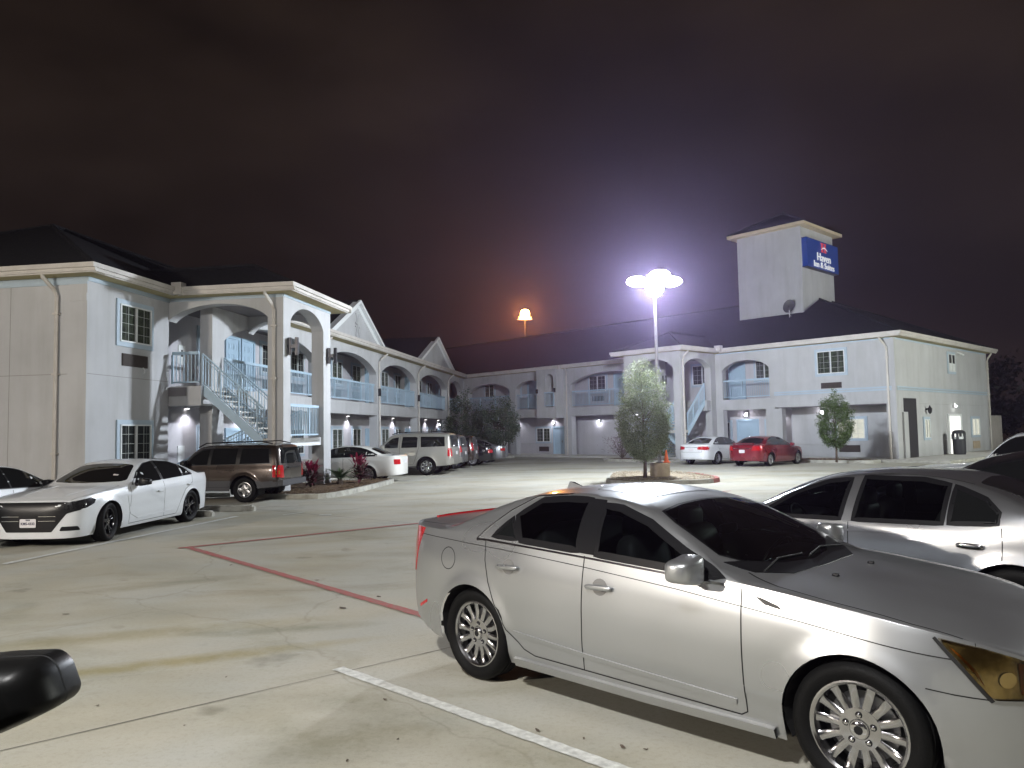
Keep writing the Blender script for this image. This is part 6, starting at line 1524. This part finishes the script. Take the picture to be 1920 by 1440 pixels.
# ---- white and red sedans before the right wing ----------------------------------------
AC_=R(46.5)
sp=sedan_spec(paint='p_white',wrot=10)
tlA=[(.38,.80),(.86,.76),(.86,.93),(.62,.96),(.38,.93)]
def acc(c):
    cx=c.L/2; c.ribbon('trunk_trim',[[(-.36,.90),(.36,.90)]],'rear','chrome',w=.022,off=.003,th=.005)
    c.decal('bumper_insert',[(-.62,.27),(.62,.27),(.58,.36),(-.58,.36)],'rear','trim',off=.005,r=.02); c.ribbon('panel_gaps',[[(-.6,.66),(-.52,1.02)],[(.6,.66),(.52,1.02)],[(-.6,.66),(.6,.66)]],'rear','gap',w=.01)
far_car('parked_car','white sedan nosed in beside the right stair tower','car',sp,place((10.55,39.75),AC_,sp,1),AC_,dict(x0=1.75,x1=4.15,div=[2.75,3.6]),[[(1.55,.93),(1.52,.28),(3.3,.28),(3.7,.9),(3.7,1.0)],[(2.72,.97),(2.74,.28)]],[(2.5,.82),(3.55,.84)],[('tail_light',tlA,'rear','redlens'),('tail_light',sq(tlA),'rear','redlens'),('tail_light',[(4.50,.82),(4.80,.78),(4.80,.93),(4.55,.95)],'side','redlens')],dict(style=5,m='rimsilver',n=5,dbl=.2,hub=.06,w0=.02,w1=.02),(1.78,.97,'p_white'),ws=wsp(1.4,2.2,.68,.56),bg=('top',bgp(3.68,4.24,.54,.62)),extra=acc,lod=1,plate=(4.855,.78,True,None))
sp=sedan_spec(paint='p_red',wrot=10)
tlR=[(.46,.78),(.86,.78),(.86,.98),(.62,.98)]
def redc(c):
    c.ribbon('trunk_trim',[[(-.45,.88),(.45,.88)]],'rear','chrome',w=.018,off=.003,th=.004)
    p=c.hit('top',4.66,0)[0]; w=MB().use('p_red'); w.hexa([(p.x-.08,-.55,p.z+.03),(p.x+.08,-.55,p.z+.05),(p.x+.08,.55,p.z+.05),(p.x-.08,.55,p.z+.03),(p.x-.06,-.55,p.z+.05),(p.x+.08,-.55,p.z+.075),(p.x+.08,.55,p.z+.075),(p.x-.06,.55,p.z+.05)])
    for y in (-.5,.5): w.box(p.x-.03,p.x+.03,y-.02,y+.02,p.z-.02,p.z+.04)
    w.build('spoiler',c.root); c.ribbon('body_molding',[[(1.5,.50),(3.5,.52)]],'side','p_red',w=.03,off=0,th=.01)
far_car('parked_car','dark red sedan with small trunk spoiler before the lobby windows','car',sp,place((12.35,37.0),AC_,sp,1),AC_,dict(x0=1.75,x1=4.15,div=[2.75,3.6]),[[(1.55,.93),(1.52,.28),(3.3,.28),(3.7,.9),(3.7,1.0)],[(2.72,.97),(2.74,.28)]],[(2.5,.82),(3.55,.84)],[('tail_light',tlR,'rear','redlens'),('tail_light',sq(tlR),'rear','redlens'),('tail_light',[(4.45,.80),(4.80,.78),(4.80,.97),(4.50,.98)],'side','redlens')],dict(style=5,n=7,m='rimsilver',hub=.06,w0=.022,w1=.025),(1.78,.97,'p_red'),ws=wsp(1.4,2.2,.68,.56),bg=('top',bgp(3.68,4.24,.54,.62)),extra=redc,lod=1,plate=(4.855,.74,True,None))
# ---- distant white SUV at right ---------------------------------------------------------
sp=big_suv('p_white',4.7,1.74)
far_car('parked_suv','pale SUV at the right edge before the blue painted bay','SUV',sp,(9.75,14.35,0),R(-45),dict(x0=1.8,x1=4.4,div=[2.6,3.5]),[[(1.6,1.0),(1.6,.45),(3.2,.45),(3.5,1.0)]],[(2.4,.95),(3.3,.95)],[('headlight',[(.06,.74),(.4,.8),(.4,.92),(.1,.9)],'side','clearlens')],dict(style=5,n=6,hub=.07,w0=.03,w1=.03),(1.8,1.1,'p_silver2'),ws=wsp(1.5,2.1,.7,.6),bg=('rear',[(-.66,1.12),(.66,1.12),(.58,1.6),(-.58,1.6)]))
# ---- mirror of the vehicle the picture is taken from ----------------------------------------
sp=big_suv('p_black',5.13,1.80)
tcar=far_car('parked_suv','black SUV whose wing mirror reaches into the lower left corner','SUV',sp,(0,0,0),R(-45),dict(x0=2.0,x1=4.9,div=[2.9,3.9]),[[(1.7,1.0),(1.68,.5),(3.3,.5),(3.6,1.0)]],[(2.7,1.0),(3.6,1.02)],[('headlight',[(.06,.78),(.4,.84),(.4,.98),(.1,.96)],'side','clearlens')],dict(style=5,n=6,hub=.07,w0=.03,w1=.03),None,ws=wsp(1.62,2.2,.74,.64),bg=('rear',[(-.7,1.2),(.7,1.2),(.62,1.66),(-.62,1.66)]))
hv=Vector((math.sin(R(-45)),math.cos(R(-45)))); rv=Vector((hv.y,-hv.x)); cc=hv*(-(2.02-sp['L']/2)*-1)*-1 if False else None
# front-door mirror station (x=2.05 from the nose) sits 1.43 m ahead of the camera along the flank
cpos=Vector((0,0))+hv*(1.43+2.05-sp['L']/2)-rv*(1.0+.06); tcar.root.location=(cpos.x,cpos.y,0)
TM=Matrix.Translation((cpos.x,cpos.y,0))@Matrix.Rotation(tcar.root.rotation_euler.z,4,'Z')
M['mirror_black']=mat('mirror_black',(.005,.005,.005),.38,spec=.2)
w=MB().use('mirror_black')
# housing: lofted rounded shell, flat glass face toward the rear (towards the viewer's right hand side)
OL=[(-.955,1.555),(-.80,1.569),(-.722,1.571),(-.704,1.556),(-.688,1.513),(-.694,1.499),(-.718,1.487),(-.80,1.453),(-.955,1.400)]
OL=roundpoly(OL,.012,3); n=len(OL); cxm=sum(p[0] for p in OL)/n; czm=sum(p[1] for p in OL)/n; vs=[]
for y,k in ((1.13,.55),(1.14,.82),(1.165,.97),(1.19,1.0),(1.235,1.0),(1.245,.975),(1.245,.93)): vs+=[(cxm+(x-cxm)*k,y,czm+(z-czm)*k) for x,z in OL]
fs=[(r_*n+q,r_*n+(q+1)%n,(r_+1)*n+(q+1)%n,(r_+1)*n+q) for r_ in range(6) for q in range(n)]+[tuple(range(n))[::-1],tuple(range(6*n,7*n))]
w.add(vs,fs); ho=w.build('side_mirror',tcar.root,smooth=True,angle=40); ho.matrix_local=TM.inverted()
w=MB().use('gap'); 
for q in range(n):
    a,b=OL[q],OL[(q+1)%n]; f1=lambda p,k:(cxm+(p[0]-cxm)*k,czm+(p[1]-czm)*k)
    A,B=f1(a,1.003),f1(b,1.003); w.add([(A[0],1.200,A[1]),(B[0],1.200,B[1]),(B[0],1.204,B[1]),(A[0],1.204,A[1])],[(0,1,2,3)])
w.build('housing_seam',ho,recalc=False)
w=MB().use('mirror_black'); w.hexa([(-1.25,1.04,1.30),(-.94,1.16,1.42),(-.94,1.22,1.42),(-1.25,1.16,1.30),(-1.25,1.04,1.42),(-.94,1.16,1.52),(-.94,1.22,1.52),(-1.25,1.16,1.42)])
w.build('mirror_arm',ho)
# ================= LIGHT =======================================================
def batwing(o,k=.62):
    d=o.data; d.use_nodes=True; nt=d.node_tree; N=nt.nodes; L=nt.links; e=N['Emission']
    t=N.new('ShaderNodeTexCoord'); s_=N.new('ShaderNodeSeparateXYZ'); L.new(t.outputs['Normal'],s_.inputs[0])
    m=N.new('ShaderNodeMapRange'); m.inputs['From Min'].default_value=-1; m.inputs['From Max'].default_value=-.15; m.inputs['To Min'].default_value=1-k; m.inputs['To Max'].default_value=1.; L.new(s_.outputs['Z'],m.inputs['Value']); L.new(m.outputs[0],e.inputs['Strength'])
batwing(add_light('POINT',(LP[0],LP[1],LP[2]+6.95),14300,(.83,.905,1.0),.3))
lamp2=copy_tree(lamp); lamp2.location=(-20,-4,0); lamp2['label']='tall steel lamp post behind the camera, to its left'
lamp3=copy_tree(lamp); lamp3.location=(36,25,0); lamp3['label']='tall steel lamp post to the right of the parked cars'
lamp4=lamp_post((-3.6,-2.6,0),'taller steel lamp post standing close behind the camera',h=9.7)
add_light('POINT',(-3.6,-2.6,9.25),6200,(1.0,.985,.955),.25)
add_light('POINT',(-20,-4,7.2),19500,(1.0,.90,.77),.3)
add_light('POINT',(36,25,7.2),25000,(.95,1.0,.92),.3)
add_light('POINT',(1.7,91.2,15.9),8000,(1,.38,.08),.5)
# corridor wall lights: one fitting high on the room wall, washing it
for F,ti,ss,z in ((FB,TI,(5.9,9.6,13.2,17.6,21.0,25.2,28.9,33.2,36.8,40.6),2.86),(FC,-1.65,(7.0,17.0,24.6,28.5),2.86)):
    for s in ss:
        if F is FB and s>KBi-1: continue
        f=MB().use('trim_white'); f.box(s-.07,s+.07,ti,ti+.14,z+.02,z+.12,F); o=mpart(f,'downlight'); l=MB().use('lamp_small'); l.box(s-.05,s+.05,ti+.02,ti+.12,z+.005,z+.018,F); l.build('lens',o)
        p=F(s,ti+.30,z-.04); add_light('SPOT',p,60,(.93,.92,1.0),.05,rot=(0,0,0),spot_size=R(135),spot_blend=.6)
p=FC(19.9,-1.02,2.42); add_light('POINT',p,16,(.92,.92,1),.03)
p=FC(4.4,-1.45,2.62); add_light('POINT',p,14,(.95,.92,1),.03); wall_light(FC,4.4,-1.65,2.62)
p=FC(9.0,-1.48,2.6); add_light('POINT',p,15,(.95,.92,1),.03)
p=FD(8.4,.17,2.85); add_light('POINT',p,6,(1,.98,.95),.03)
# ================= SKY =========================================================
wd=bpy.data.worlds.new('World'); scene.world=wd; wd.use_nodes=True; nt=wd.node_tree; N=nt.nodes; L=nt.links
bg_=N['Background']; tc=N.new('ShaderNodeTexCoord'); sx=N.new('ShaderNodeSeparateXYZ'); L.new(tc.outputs['Generated'],sx.inputs[0])
r=N.new('ShaderNodeValToRGB'); L.new(sx.outputs['Z'],r.inputs['Fac']); e=r.color_ramp.elements; e[0].position=0.; e[0].color=(.0165,.0110,.0105,1); e[1].position=.6; e[1].color=(.0185,.0120,.0078,1)
q=r.color_ramp.elements.new(.18); q.color=(.0140,.0100,.0088,1)
n=N.new('ShaderNodeTexNoise'); n.inputs['Scale'].default_value=3.2; n.inputs['Detail'].default_value=4; n.inputs['Roughness'].default_value=.5
mp=N.new('ShaderNodeMapping'); mp.inputs['Scale'].default_value=(1,1,2.2); L.new(tc.outputs['Generated'],mp.inputs['Vector']); L.new(mp.outputs[0],n.inputs['Vector'])
mr=N.new('ShaderNodeMapRange'); mr.inputs['From Min'].default_value=.3; mr.inputs['From Max'].default_value=.7; mr.inputs['To Min'].default_value=.55; mr.inputs['To Max'].default_value=1.4; L.new(n.outputs['Fac'],mr.inputs['Value'])
mx=N.new('ShaderNodeMix'); mx.data_type='RGBA'; mx.blend_type='MULTIPLY'; mx.inputs['Factor'].default_value=1; L.new(r.outputs['Color'],mx.inputs['A']); L.new(mr.outputs[0],mx.inputs['B'])
L.new(mx.outputs['Result'],bg_.inputs['Color']); bg_.inputs['Strength'].default_value=1.0
# violet haze volume added to make the lens glow round the lamps
HZ=0.00085
if HZ:
    hm=bpy.data.materials.new('glow_haze'); hm.use_nodes=True; N=hm.node_tree.nodes; N.remove(N['Principled BSDF']); v=N.new('ShaderNodeVolumePrincipled'); v.inputs['Color'].default_value=(.71,.58,.98,1); v.inputs['Density'].default_value=HZ; v.inputs['Anisotropy'].default_value=.83
    hm.node_tree.links.new(v.outputs[0],N['Material Output'].inputs['Volume'])
    h=MB(); h.mats=[hm]; h.box(-60,70,-30,130,-1,30); ho=h.build('glow_haze'); tag(ho,kind='stuff')
# ================= CAMERA ======================================================
cd=bpy.data.cameras.new('camera'); cam=bpy.data.objects.new('camera',cd); COL.objects.link(cam); scene.camera=cam
tilt=.0616; rho=.019; Fv=Vector((0,math.cos(tilt),math.sin(tilt))); Rv=Vector((1,0,0)); Uv=Vector((0,-math.sin(tilt),math.cos(tilt)))
R2=Rv*math.cos(rho)-Uv*math.sin(rho); U2=Uv*math.cos(rho)+Rv*math.sin(rho)
m4=Matrix(((R2.x,U2.x,-Fv.x,0),(R2.y,U2.y,-Fv.y,0),(R2.z,U2.z,-Fv.z,1.9),(0,0,0,1))); cam.matrix_world=m4
cd.sensor_width=36; cd.lens=36*1442/1920; cd.clip_start=.05; cd.clip_end=2000
scene.view_settings.view_transform='Standard'; scene.view_settings.look='None'; scene.view_settings.exposure=0; scene.view_settings.gamma=1
scene.cycles.use_denoising=True; scene.cycles.max_bounces=6; scene.cycles.diffuse_bounces=3; scene.cycles.glossy_bounces=3; scene.cycles.transparent_max_bounces=12
scene.cycles.sample_clamp_indirect=3; scene.cycles.volume_bounces=0
for l in [o for o in scene.objects if o.type=='LIGHT']: l.visible_camera=False if False else True
